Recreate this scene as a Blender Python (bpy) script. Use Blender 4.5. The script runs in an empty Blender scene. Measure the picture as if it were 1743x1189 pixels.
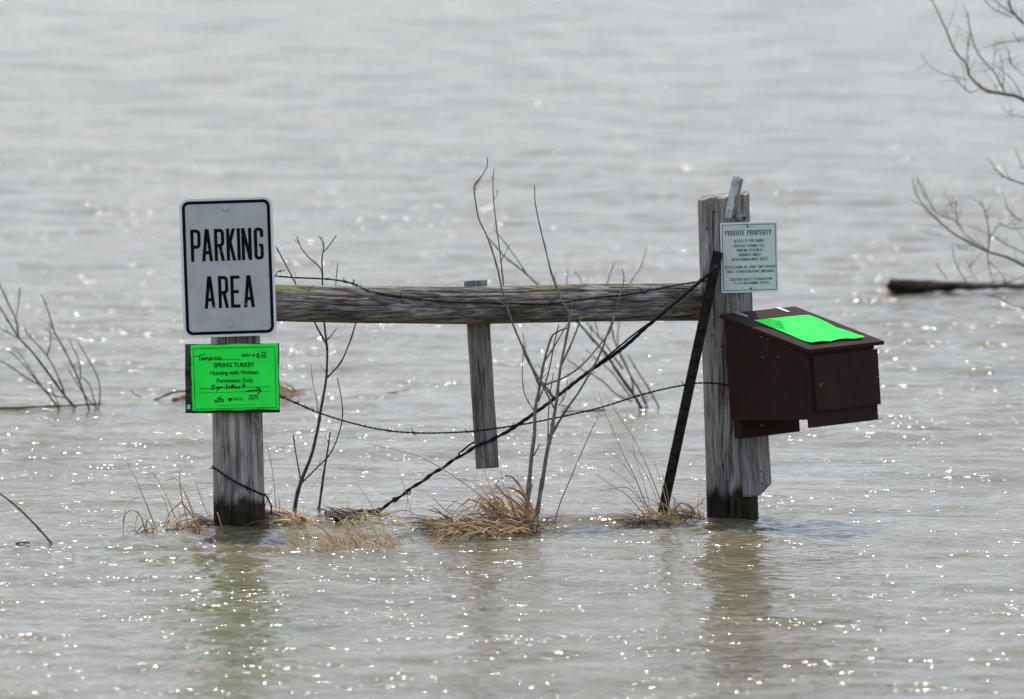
import bpy, math, random
import numpy as np
from mathutils import Vector, Matrix, noise as mnoise

scene = bpy.context.scene
col = scene.collection
R = math.radians
random.seed(7)

# ------------------------------------------------------------------ camera
DIST, PITCH0, S = 30.0, R(6.5), 0.00191          # metres to the fence, view angle onto its foot, metres per photo pixel
FPX = DIST / S
CX, CY, BASEY = 871.5, 594.5, 890.0
PITCH = PITCH0 - math.atan((BASEY - CY) / FPX)
CAM = Vector((0, -DIST * math.cos(PITCH0), DIST * math.sin(PITCH0)))
RIGHT = Vector((1, 0, 0))
UP = Vector((0, math.sin(PITCH), math.cos(PITCH)))
FWD = Vector((0, math.cos(PITCH), -math.sin(PITCH)))
cam_data = bpy.data.cameras.new('camera')
cam = bpy.data.objects.new('camera', cam_data)
col.objects.link(cam)
cam.location = CAM
cam.rotation_euler = (math.pi / 2 - PITCH, 0, 0)
cam_data.sensor_width = 36.0
cam_data.sensor_fit = 'HORIZONTAL'
cam_data.lens = 36.0 * FPX / 1743.0
cam_data.clip_start = 0.5
cam_data.clip_end = 20000
cam_data.dof.use_dof = True
cam_data.dof.focus_distance = DIST * 0.998
cam_data.dof.aperture_fstop = 4.5
scene.camera = cam

# ------------------------------------------------------------------ sky and sun
SUN_EL, SUN_AZ = R(65), R(-10)                   # azimuth from +Y (behind the fence), towards the left
world = bpy.data.worlds.new('World')
scene.world = world
world.use_nodes = True
wn, wl = world.node_tree.nodes, world.node_tree.links
wn.clear()
sky = wn.new('ShaderNodeTexSky')
sky.sky_type = 'NISHITA'
sky.sun_disc = False
sky.sun_elevation = SUN_EL
sky.sun_rotation = SUN_AZ
sky.dust_density = 1.2
sky.air_density = 1.0
wtc = wn.new('ShaderNodeTexCoord')
wmap = wn.new('ShaderNodeMapping')
wmap.inputs['Scale'].default_value = (1.6, 1.6, 4.5)
wnoi = wn.new('ShaderNodeTexNoise')
wnoi.inputs['Scale'].default_value = 2.1
wnoi.inputs['Detail'].default_value = 7
wnoi.inputs['Roughness'].default_value = 0.55
wramp = wn.new('ShaderNodeValToRGB')
wramp.color_ramp.elements[0].position = 0.36
wramp.color_ramp.elements[0].color = (0.12, 0.12, 0.12, 1)
wramp.color_ramp.elements[1].position = 0.60
wramp.color_ramp.elements[1].color = (1, 1, 1, 1)
wmix = wn.new('ShaderNodeMixRGB')
wmix.inputs['Color2'].default_value = (5.15, 5.7, 6.75, 1)       # bright thin cloud
wbg = wn.new('ShaderNodeBackground')
wbg.inputs['Strength'].default_value = 0.10
wout = wn.new('ShaderNodeOutputWorld')
wl.new(wtc.outputs['Generated'], wmap.inputs['Vector'])
wl.new(wmap.outputs['Vector'], wnoi.inputs['Vector'])
wl.new(wnoi.outputs['Fac'], wramp.inputs['Fac'])
wl.new(wramp.outputs['Color'], wmix.inputs['Fac'])
wl.new(sky.outputs['Color'], wmix.inputs['Color1'])
wl.new(wmix.outputs['Color'], wbg.inputs['Color'])
wl.new(wbg.outputs['Background'], wout.inputs['Surface'])

sun_data = bpy.data.lights.new('sun', 'SUN')
sun_data.energy = 2.4
sun_data.angle = R(0.53)
sun_data.color = (1.0, 0.95, 0.88)
sun = bpy.data.objects.new('sun', sun_data)
col.objects.link(sun)
sdir = Vector((math.sin(SUN_AZ) * math.cos(SUN_EL), math.cos(SUN_AZ) * math.cos(SUN_EL), math.sin(SUN_EL)))
sun.rotation_euler = sdir.to_track_quat('Z', 'Y').to_euler()
sun.location = sdir * 50

scene.view_settings.view_transform = 'Standard'
scene.view_settings.look = 'None'
scene.view_settings.gamma = 1.0
scene.view_settings.exposure = 0.96
scene.render.engine = 'CYCLES'
scene.cycles.use_denoising = True
scene.cycles.max_bounces = 6
scene.cycles.caustics_reflective = False
scene.cycles.caustics_refractive = False

# ------------------------------------------------------------------ helpers: places
def ray(px, py):
    return (FWD + RIGHT * ((px - CX) / FPX) - UP * ((py - CY) / FPX))
def W(px, py, Y):
    d = ray(px, py)
    return CAM + d * ((Y - CAM.y) / d.y)
def G(px, py, z=0.0):
    d = ray(px, py)
    return CAM + d * ((z - CAM.z) / d.z)
def scl(Y):
    return S * (Y - CAM.y) / DIST            # metres per photo pixel at that depth

# ------------------------------------------------------------------ helpers: value noise on arrays
def _hash(ix, iy, iz, seed):
    h = (ix * 374761393 + iy * 668265263 + iz * 1274126177 + seed * 974711) & 0xFFFFFFFF
    h = ((h ^ (h >> 13)) * 1274126177) & 0xFFFFFFFF
    h = (h ^ (h >> 16)) & 0xFFFF
    return h / 65535.0
def vnoise(x, y, z, seed=0):
    x, y, z = np.broadcast_arrays(np.asarray(x, float), np.asarray(y, float), np.asarray(z, float))
    ix, iy, iz = np.floor(x).astype(np.int64), np.floor(y).astype(np.int64), np.floor(z).astype(np.int64)
    fx, fy, fz = x - ix, y - iy, z - iz
    fx, fy, fz = (f * f * (3 - 2 * f) for f in (fx, fy, fz))
    out = 0
    for dx in (0, 1):
        wx = fx if dx else 1 - fx
        for dy in (0, 1):
            wy = fy if dy else 1 - fy
            for dz in (0, 1):
                wz = fz if dz else 1 - fz
                out = out + wx * wy * wz * _hash(ix + dx, iy + dy, iz + dz, seed)
    return out * 2 - 1
def fbm(x, y, z, seed=0, octv=3):
    a, s, t = 1.0, 0, 0
    for o in range(octv):
        s = s + a * vnoise(x * 2 ** o, y * 2 ** o, z * 2 ** o, seed + o)
        t += a
        a *= 0.5
    return s / t

# ------------------------------------------------------------------ helpers: objects
ROOT = {}
def tag(o, label=None, cat=None, group=None, kind=None):
    if label: o['label'] = label
    if cat: o['category'] = cat
    if group: o['group'] = group
    if kind: o['kind'] = kind
    return o
def thing(name, label, cat, mat=None, group=None):
    o = bpy.data.objects.new(name, None)
    col.objects.link(o)
    o.empty_display_size = 0.05
    o.matrix_world = mat if isinstance(mat, Matrix) else Matrix.Translation(mat or (0, 0, 0))
    return tag(o, label, cat, group)
class MB:
    """collects vertices and faces, then links them as one mesh object"""
    def __init__(s):
        s.v, s.f = [], []
    def add(s, v, f):
        n = len(s.v)
        s.v += [tuple(p) for p in v]
        s.f += [tuple(i + n for i in q) for q in f]
        return s
    def box(s, x0, x1, y0, y1, z0, z1):
        v = [(x0, y0, z0), (x1, y0, z0), (x1, y1, z0), (x0, y1, z0), (x0, y0, z1), (x1, y0, z1), (x1, y1, z1), (x0, y1, z1)]
        return s.add(v, [(0, 3, 2, 1), (4, 5, 6, 7), (0, 1, 5, 4), (1, 2, 6, 5), (2, 3, 7, 6), (3, 0, 4, 7)])
    def tube(s, pts, rad, n=6, cap=True):
        pts = [Vector(p) for p in pts]
        k = len(pts)
        if not hasattr(rad, '__len__'): rad = [rad] * k
        if len(rad) == 2 and k != 2: rad = [rad[0] + (rad[1] - rad[0]) * i / (k - 1) for i in range(k)]
        t0 = (pts[1] - pts[0]).normalized()
        nrm = t0.orthogonal().normalized()
        v = []
        for i in range(k):
            t = (pts[min(i + 1, k - 1)] - pts[max(i - 1, 0)])
            if t.length < 1e-9: t = t0
            t.normalize()
            nrm = nrm - t * nrm.dot(t)
            if nrm.length < 1e-6: nrm = t.orthogonal()
            nrm.normalize()
            b = t.cross(nrm)
            for j in range(n):
                a = 2 * math.pi * j / n
                v.append(pts[i] + (nrm * math.cos(a) + b * math.sin(a)) * rad[i])
        f = [(i * n + j, i * n + (j + 1) % n, (i + 1) * n + (j + 1) % n, (i + 1) * n + j) for i in range(k - 1) for j in range(n)]
        if cap:
            f.append(tuple(range(n - 1, -1, -1)))
            f.append(tuple((k - 1) * n + j for j in range(n)))
        return s.add(v, f)
    def ribbon3(s, pts, wid, side):
        """thin leaf with a fold: three vertices across"""
        k = len(pts)
        v, f = [], []
        for i, p in enumerate(pts):
            p = Vector(p)
            t = (Vector(pts[min(i + 1, k - 1)]) - Vector(pts[max(i - 1, 0)])).normalized()
            sd = (side - t * side.dot(t))
            sd = sd.normalized() if sd.length > 1e-6 else t.orthogonal().normalized()
            nn = t.cross(sd)
            w = wid[i]
            v += [p - sd * w, p + nn * w * 0.45, p + sd * w]
        for i in range(k - 1):
            a = i * 3
            f += [(a, a + 1, a + 4, a + 3), (a + 1, a + 2, a + 5, a + 4)]
        return s.add(v, f)
    def build(s, name, mat, parent=None, smooth=False, origin=None, bevel=0):
        me = bpy.data.meshes.new(name)
        vv = s.v
        if origin is not None:
            o_ = Vector(origin)
            vv = [tuple(Vector(p) - o_) for p in vv]
        me.from_pydata(vv, [], s.f)
        me.update()
        if smooth:
            me.polygons.foreach_set('use_smooth', [True] * len(me.polygons))
        o = bpy.data.objects.new(name, me)
        col.objects.link(o)
        if origin is not None: o.location = origin
        me.materials.append(mat)
        if parent: o.parent = parent
        if bevel:
            m = o.modifiers.new('bevel', 'BEVEL')
            m.width = bevel; m.segments = 2; m.limit_method = 'ANGLE'
        return o
def roll_frame(px, py, Y, roll=0, yaw=0, tilt=0):
    """right-handed frame: x right, y away from the viewer, z up; roll > 0 leans the top to the left"""
    return Matrix.Translation(W(px, py, Y)) @ Matrix.Rotation(R(-roll), 4, 'Y') @ Matrix.Rotation(R(yaw), 4, 'Z') @ Matrix.Rotation(R(tilt), 4, 'X')
def axes_frame(loc, x, y, z):
    m = Matrix((x, y, z)).transposed().to_4x4()
    m.translation = loc
    return m
def smooth_path(pts, sub=4):
    """Catmull-Rom through tuples of any length"""
    P = [np.array(p, float) for p in pts]
    if len(P) < 3: return [tuple(P[0] + (P[-1] - P[0]) * i / sub) for i in range(sub + 1)]
    P = [2 * P[0] - P[1]] + P + [2 * P[-1] - P[-2]]
    out = []
    for i in range(1, len(P) - 2):
        for j in range(sub):
            t = j / sub
            a, b, c, d = P[i - 1:i + 3]
            out.append(tuple(0.5 * (2 * b + (c - a) * t + (2 * a - 5 * b + 4 * c - d) * t * t + (3 * b - a - 3 * c + d) * t ** 3)))
    out.append(tuple(P[-2]))
    return out

# ------------------------------------------------------------------ helpers: materials
def new_mat(name):
    m = bpy.data.materials.new(name)
    m.use_nodes = True
    nt = m.node_tree
    return m, nt.nodes, nt.links, nt.nodes['Principled BSDF']
def nd(ns, t, **kw):
    n = ns.new(t)
    for k, v in kw.items():
        if k in n.inputs: n.inputs[k].default_value = v
        else: setattr(n, k, v)
    return n
def ramp(ns, stops, interp='LINEAR'):
    r = ns.new('ShaderNodeValToRGB')
    r.color_ramp.interpolation = interp
    e = r.color_ramp.elements
    while len(e) < len(stops): e.new(0.5)
    for q, (p, c) in zip(e, stops):
        q.position = p
        q.color = c if len(c) == 4 else (*c, 1)
    return r
def g3(v): return (v, v, v)
def mixc(ns, ls, fac, a, b, mode='MIX'):
    m = ns.new('ShaderNodeMixRGB'); m.blend_type = mode
    for i, x in zip(('Fac', 'Color1', 'Color2'), (fac, a, b)):
        if hasattr(x, 'is_linked'): ls.new(x, m.inputs[i])
        elif i == 'Fac': m.inputs[i].default_value = x
        else: m.inputs[i].default_value = (*x, 1)
    return m.outputs['Color']
def plain(name, c, rough=0.6, metal=0.0, spec=0.5, var=0.15, scale=40, bump=0.0):
    m, ns, ls, b = new_mat(name)
    tc = nd(ns, 'ShaderNodeTexCoord')
    n = nd(ns, 'ShaderNodeTexNoise', Scale=scale, Detail=5.0)
    ls.new(tc.outputs['Object'], n.inputs['Vector'])
    r = ramp(ns, [(0.3, tuple(x * (1 - var) for x in c)), (0.7, tuple(min(1, x * (1 + var)) for x in c))])
    ls.new(n.outputs['Fac'], r.inputs['Fac'])
    ls.new(r.outputs['Color'], b.inputs['Base Color'])
    b.inputs['Roughness'].default_value = rough
    b.inputs['Metallic'].default_value = metal
    b.inputs['Specular IOR Level'].default_value = spec
    if bump:
        bp = nd(ns, 'ShaderNodeBump', Strength=bump, Distance=0.002)
        ls.new(n.outputs['Fac'], bp.inputs['Height'])
        ls.new(bp.outputs['Normal'], b.inputs['Normal'])
    return m
def wood(name, axis='Z', dark=(0.03, 0.027, 0.024), mid=(0.185, 0.172, 0.16), lite=(0.36, 0.345, 0.33), brown=(0.18, 0.125, 0.075),
         brown_amt=0.35, wet=None, moss=False, grain=105, stretch=0.045):
    """weathered timber: stretched grain, checks, blotches, optional wet foot and moss (local coordinates)"""
    m, ns, ls, b = new_mat(name)
    tc = nd(ns, 'ShaderNodeTexCoord')
    sc = [grain] * 3
    sc['XYZ'.index(axis)] = grain * stretch
    mp = nd(ns, 'ShaderNodeMapping'); mp.inputs['Scale'].default_value = sc
    ls.new(tc.outputs['Object'], mp.inputs['Vector'])
    n1 = nd(ns, 'ShaderNodeTexNoise', Scale=1.0, Detail=7.0, Roughness=0.62, Distortion=0.35)
    ls.new(mp.outputs['Vector'], n1.inputs['Vector'])
    n2 = nd(ns, 'ShaderNodeTexNoise', Scale=3.4, Detail=4.0, Roughness=0.6)
    ls.new(mp.outputs['Vector'], n2.inputs['Vector'])
    n3 = nd(ns, 'ShaderNodeTexNoise', Scale=9.0, Detail=4.0, Roughness=0.55)
    ls.new(tc.outputs['Object'], n3.inputs['Vector'])
    c1 = ramp(ns, [(0.30, dark), (0.46, mid), (0.68, lite)])
    ls.new(n1.outputs['Fac'], c1.inputs['Fac'])
    crk = ramp(ns, [(0.31, g3(0.10)), (0.40, g3(1))])
    ls.new(n2.outputs['Fac'], crk.inputs['Fac'])
    c = mixc(ns, ls, 0.85, c1.outputs['Color'], crk.outputs['Color'], 'MULTIPLY')
    bl = ramp(ns, [(0.50, g3(0)), (0.68, g3(brown_amt))])
    ls.new(n3.outputs['Fac'], bl.inputs['Fac'])
    c = mixc(ns, ls, bl.outputs['Color'], c, brown)
    ps_ = [22] * 3
    ps_['XYZ'.index(axis)] = 4.5
    mq = nd(ns, 'ShaderNodeMapping'); mq.inputs['Scale'].default_value = ps_
    ls.new(tc.outputs['Object'], mq.inputs['Vector'])
    n4 = nd(ns, 'ShaderNodeTexNoise', Scale=1.0, Detail=4.0, Roughness=0.6, Distortion=0.6)
    ls.new(mq.outputs['Vector'], n4.inputs['Vector'])
    pt = ramp(ns, [(0.36, g3(0.52)), (0.5, g3(1.0)), (0.66, g3(1.35))])
    ls.new(n4.outputs['Fac'], pt.inputs['Fac'])
    c = mixc(ns, ls, 1.0, c, pt.outputs['Color'], 'MULTIPLY')
    sep = nd(ns, 'ShaderNodeSeparateXYZ')
    ls.new(tc.outputs['Object'], sep.inputs['Vector'])
    rough = 0.85
    if wet is not None:                           # dark soaked foot with a ragged edge
        nw = nd(ns, 'ShaderNodeTexNoise', Scale=1.0, Detail=5.0)
        mw = nd(ns, 'ShaderNodeMapping'); mw.inputs['Scale'].default_value = (30, 30, 9)
        ls.new(tc.outputs['Object'], mw.inputs['Vector']); ls.new(mw.outputs['Vector'], nw.inputs['Vector'])
        a = nd(ns, 'ShaderNodeMath', operation='MULTIPLY_ADD')
        ls.new(nw.outputs['Fac'], a.inputs[0]); a.inputs[1].default_value = -0.13; ls.new(sep.outputs['Z'], a.inputs[2])
        mr = nd(ns, 'ShaderNodeMapRange')
        mr.inputs['From Min'].default_value = wet - 0.080; mr.inputs['From Max'].default_value = wet - 0.050
        mr.inputs['To Min'].default_value = 1.0; mr.inputs['To Max'].default_value = 0.0
        ls.new(a.outputs[0], mr.inputs['Value'])
        c = mixc(ns, ls, mr.outputs['Result'], c, mixc(ns, ls, 1.0, c, (0.13, 0.105, 0.075), 'MULTIPLY'))
    if moss:
        nm = nd(ns, 'ShaderNodeTexNoise', Scale=7.0, Detail=6.0)
        ls.new(tc.outputs['Object'], nm.inputs['Vector'])
        a = nd(ns, 'ShaderNodeMath', operation='MULTIPLY_ADD')
        ls.new(sep.outputs['Z'], a.inputs[0]); a.inputs[1].default_value = 3.6; ls.new(nm.outputs['Fac'], a.inputs[2])
        rm = ramp(ns, [(0.74, g3(0)), (0.85, g3(0.55))])
        ls.new(a.outputs[0], rm.inputs['Fac'])
        c = mixc(ns, ls, rm.outputs['Color'], c, (0.13, 0.135, 0.03))
    ls.new(c, b.inputs['Base Color'])
    b.inputs['Roughness'].default_value = rough
    b.inputs['Specular IOR Level'].default_value = 0.1
    add = nd(ns, 'ShaderNodeMath', operation='ADD')
    ls.new(n1.outputs['Fac'], add.inputs[0]); ls.new(crk.outputs['Color'], add.inputs[1])
    bp = nd(ns, 'ShaderNodeBump', Strength=0.7, Distance=0.003)
    ls.new(add.outputs[0], bp.inputs['Height'])
    ls.new(bp.outputs['Normal'], b.inputs['Normal'])
    return m

M = {}
M['post'] = wood('weathered_post_wood', 'Z', dark=(0.045, 0.040, 0.036), mid=(0.25, 0.235, 0.22), lite=(0.38, 0.362, 0.345), wet=0.086, brown_amt=0.4)
M['rail'] = wood('weathered_rail_wood', 'X', dark=(0.022, 0.018, 0.015), mid=(0.125, 0.111, 0.098), lite=(0.32, 0.305, 0.29), brown_amt=0.25, moss=True, grain=100, stretch=0.06)
M['board'] = wood('grey_board_wood', 'Z', dark=(0.03, 0.028, 0.027), mid=(0.15, 0.14, 0.132), lite=(0.29, 0.28, 0.27), brown_amt=0.15, grain=130)
M['plank'] = wood('pale_plank_wood', 'Z', dark=(0.06, 0.057, 0.054), mid=(0.22, 0.212, 0.205), lite=(0.36, 0.35, 0.34), brown_amt=0.1, grain=110, stretch=0.04)
M['ply'] = wood('dark_plywood', 'X', dark=(0.012, 0.011, 0.011), mid=(0.05, 0.046, 0.045), lite=(0.09, 0.085, 0.082), brown_amt=0.1, grain=60)
M['drift'] = wood('wet_driftwood', 'X', dark=(0.01, 0.008, 0.007), mid=(0.018, 0.013, 0.011), lite=(0.04, 0.03, 0.025), brown=(0.05, 0.022, 0.014), grain=40)
M['red'] = plain('wet_red_bark', (0.17, 0.045, 0.02), 0.45, var=0.5, scale=60, bump=0.4)
M['twig'] = plain('grey_bark', (0.15, 0.13, 0.115), 0.75, var=0.45, scale=55, bump=0.3)
M['twigd'] = plain('dark_bark', (0.05, 0.042, 0.036), 0.7, var=0.5, scale=45, bump=0.3)
M['twigo'] = plain('olive_bark', (0.105, 0.09, 0.06), 0.8, var=0.45, scale=30)
M['straw'] = plain('dry_straw', (0.50, 0.37, 0.185), 0.7, var=0.45, scale=25)
M['straw2'] = plain('brown_dead_grass', (0.42, 0.25, 0.12), 0.65, var=0.5, scale=22)
M['straw3'] = plain('soaked_dead_grass', (0.095, 0.062, 0.034), 0.6, var=0.6, scale=22)
M['wire'] = plain('dark_steel_wire', (0.012, 0.010, 0.010), 0.7, 0.0, spec=0.2, var=0.4, scale=90)
M['rust'] = plain('rusty_steel', (0.016, 0.010, 0.0075), 0.75, 0.0, spec=0.15, var=0.75, scale=28, bump=0.5)
M['zinc'] = plain('zinc_bolt', (0.42, 0.45, 0.45), 0.35, 0.8, var=0.3, scale=200)
M['alu'] = plain('bare_aluminium', (0.6, 0.6, 0.6), 0.35, 0.9, var=0.1)
M['ink'] = plain('black_print', (0.005, 0.005, 0.006), 0.8, spec=0.08, var=0.1)
M['hand'] = plain('marker_ink', (0.003, 0.005, 0.004), 0.8, spec=0.08, var=0.1)
M['greyink'] = plain('grey_green_print', (0.02, 0.19, 0.045), 0.6, var=0.1)
M['brass'] = plain('brass_hook', (0.45, 0.24, 0.08), 0.4, 0.8, var=0.2)
M['pale'] = plain('peeling_pale_paint', (0.42, 0.43, 0.44), 0.6, var=0.5, scale=60, bump=0.3)
M['hole'] = plain('dark_hole', (0.006, 0.005, 0.005), 0.9, var=0.1)
M['teal'] = plain('faded_teal_scrap', (0.32, 0.60, 0.62), 0.7, var=0.2, scale=150)
M['serif'] = plain('dark_green_print', (0.006, 0.014, 0.014), 0.8, spec=0.08, var=0.1)

def sheet_mat(name, c, rough, dirt=0.25, scale=14, spec=0.4):
    m, ns, ls, b = new_mat(name)
    tc = nd(ns, 'ShaderNodeTexCoord')
    n = nd(ns, 'ShaderNodeTexNoise', Scale=scale, Detail=8.0, Roughness=0.65)
    ls.new(tc.outputs['Object'], n.inputs['Vector'])
    n2 = nd(ns, 'ShaderNodeTexNoise', Scale=scale * 9, Detail=4.0)
    ls.new(tc.outputs['Object'], n2.inputs['Vector'])
    r = ramp(ns, [(0.3, tuple(x * (1 - dirt) for x in c)), (0.6, c)])
    ls.new(n.outputs['Fac'], r.inputs['Fac'])
    r2 = ramp(ns, [(0.25, g3(0.6)), (0.33, g3(1))])
    ls.new(n2.outputs['Fac'], r2.inputs['Fac'])
    ls.new(mixc(ns, ls, 0.7, r.outputs['Color'], r2.outputs['Color'], 'MULTIPLY'), b.inputs['Base Color'])
    b.inputs['Roughness'].default_value = rough
    b.inputs['Specular IOR Level'].default_value = spec
    return m
M['sign'] = sheet_mat('grey_reflective_sheeting', (0.445, 0.46, 0.465), 0.5, dirt=0.2)
M['priv'] = sheet_mat('pale_mint_plastic', (0.55, 0.59, 0.59), 0.6, dirt=0.08)
M['privrim'] = sheet_mat('off_white_plastic_rim', (0.68, 0.70, 0.71), 0.6, dirt=0.1)
M['neon'] = sheet_mat('fluorescent_green_paper', (0.03, 0.93, 0.085), 0.85, dirt=0.04, spec=0.15)
m, ns, ls, b = new_mat('brown_box_paint')
tc = nd(ns, 'ShaderNodeTexCoord')
mp = nd(ns, 'ShaderNodeMapping'); mp.inputs['Scale'].default_value = (90, 6, 6)
n = nd(ns, 'ShaderNodeTexNoise', Scale=1.0, Detail=6.0, Roughness=0.65)
n2 = nd(ns, 'ShaderNodeTexNoise', Scale=16.0, Detail=6.0)
ls.new(tc.outputs['Object'], mp.inputs['Vector']); ls.new(mp.outputs['Vector'], n.inputs['Vector'])
ls.new(tc.outputs['Object'], n2.inputs['Vector'])
r = ramp(ns, [(0.3, (0.019, 0.0096, 0.0076)), (0.7, (0.034, 0.0175, 0.0140))])
mxg = nd(ns, 'ShaderNodeMath', operation='MULTIPLY_ADD'); mxg.inputs[1].default_value = 0.55
hlf = nd(ns, 'ShaderNodeMath', operation='MULTIPLY'); hlf.inputs[1].default_value = 0.45
ls.new(n2.outputs['Fac'], hlf.inputs[0]); ls.new(n.outputs['Fac'], mxg.inputs[0]); ls.new(hlf.outputs[0], mxg.inputs[2])
ls.new(mxg.outputs[0], r.inputs['Fac'])
n5 = nd(ns, 'ShaderNodeTexNoise', Scale=75.0, Detail=3.0)
ls.new(tc.outputs['Object'], n5.inputs['Vector'])
chip = ramp(ns, [(0.70, g3(0)), (0.74, g3(0.5))])
ls.new(n5.outputs['Fac'], chip.inputs['Fac'])
ls.new(mixc(ns, ls, chip.outputs['Color'], r.outputs['Color'], (0.10, 0.075, 0.06)), b.inputs['Base Color'])
b.inputs['Roughness'].default_value = 0.72
b.inputs['Specular IOR Level'].default_value = 0.10
bp = nd(ns, 'ShaderNodeBump', Strength=0.35, Distance=0.001)
ls.new(n.outputs['Fac'], bp.inputs['Height']); ls.new(bp.outputs['Normal'], b.inputs['Normal'])
M['box'] = m

# muddy flood water: opaque silt below a smooth reflecting surface
m, ns, ls, b = new_mat('muddy_flood_water')
tc = nd(ns, 'ShaderNodeTexCoord')
n = nd(ns, 'ShaderNodeTexNoise', Scale=0.9, Detail=5.0, Roughness=0.6)
ls.new(tc.outputs['Object'], n.inputs['Vector'])
r = ramp(ns, [(0.35, (0.110, 0.094, 0.057)), (0.65, (0.140, 0.119, 0.074))])
ls.new(n.outputs['Fac'], r.inputs['Fac'])
ls.new(r.outputs['Color'], b.inputs['Base Color'])
b.inputs['Roughness'].default_value = 0.12
b.inputs['IOR'].default_value = 1.333
b.inputs['Subsurface Weight'].default_value = 1.0          # silt scatters light sideways, so shadows on it stay faint
b.inputs['Subsurface Radius'].default_value = (1.0, 0.85, 0.6)
b.inputs['Subsurface Scale'].default_value = 0.5
mp = nd(ns, 'ShaderNodeMapping'); mp.inputs['Scale'].default_value = (0.62, 1.2, 1)
ls.new(tc.outputs['Object'], mp.inputs['Vector'])
na = nd(ns, 'ShaderNodeTexNoise', Scale=30.0, Detail=1.5, Roughness=0.5, Distortion=0.3)
nb = nd(ns, 'ShaderNodeTexNoise', Scale=1.0, Detail=3.0)
mb_ = nd(ns, 'ShaderNodeMapping'); mb_.inputs['Scale'].default_value = (1.6, 4.5, 1)
ls.new(tc.outputs['Object'], mb_.inputs['Vector'])
ls.new(mp.outputs['Vector'], na.inputs['Vector']); ls.new(mb_.outputs['Vector'], nb.inputs['Vector'])
gust = ramp(ns, [(0.38, g3(0.35)), (0.64, g3(1))])
ls.new(nb.outputs['Fac'], gust.inputs['Fac'])
mul = nd(ns, 'ShaderNodeMath', operation='MULTIPLY')
ls.new(na.outputs['Fac'], mul.inputs[0]); ls.new(gust.outputs['Color'], mul.inputs[1])
bp = nd(ns, 'ShaderNodeBump', Strength=1.0, Distance=0.0205)
ls.new(mul.outputs[0], bp.inputs['Height']); ls.new(bp.outputs['Normal'], b.inputs['Normal'])
M['water'] = m

# ------------------------------------------------------------------ depths of the main things
YL = G(407, 897).y + 0.082        # left post axis
YR = G(1247, 882).y + 0.084       # right post axis

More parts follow.
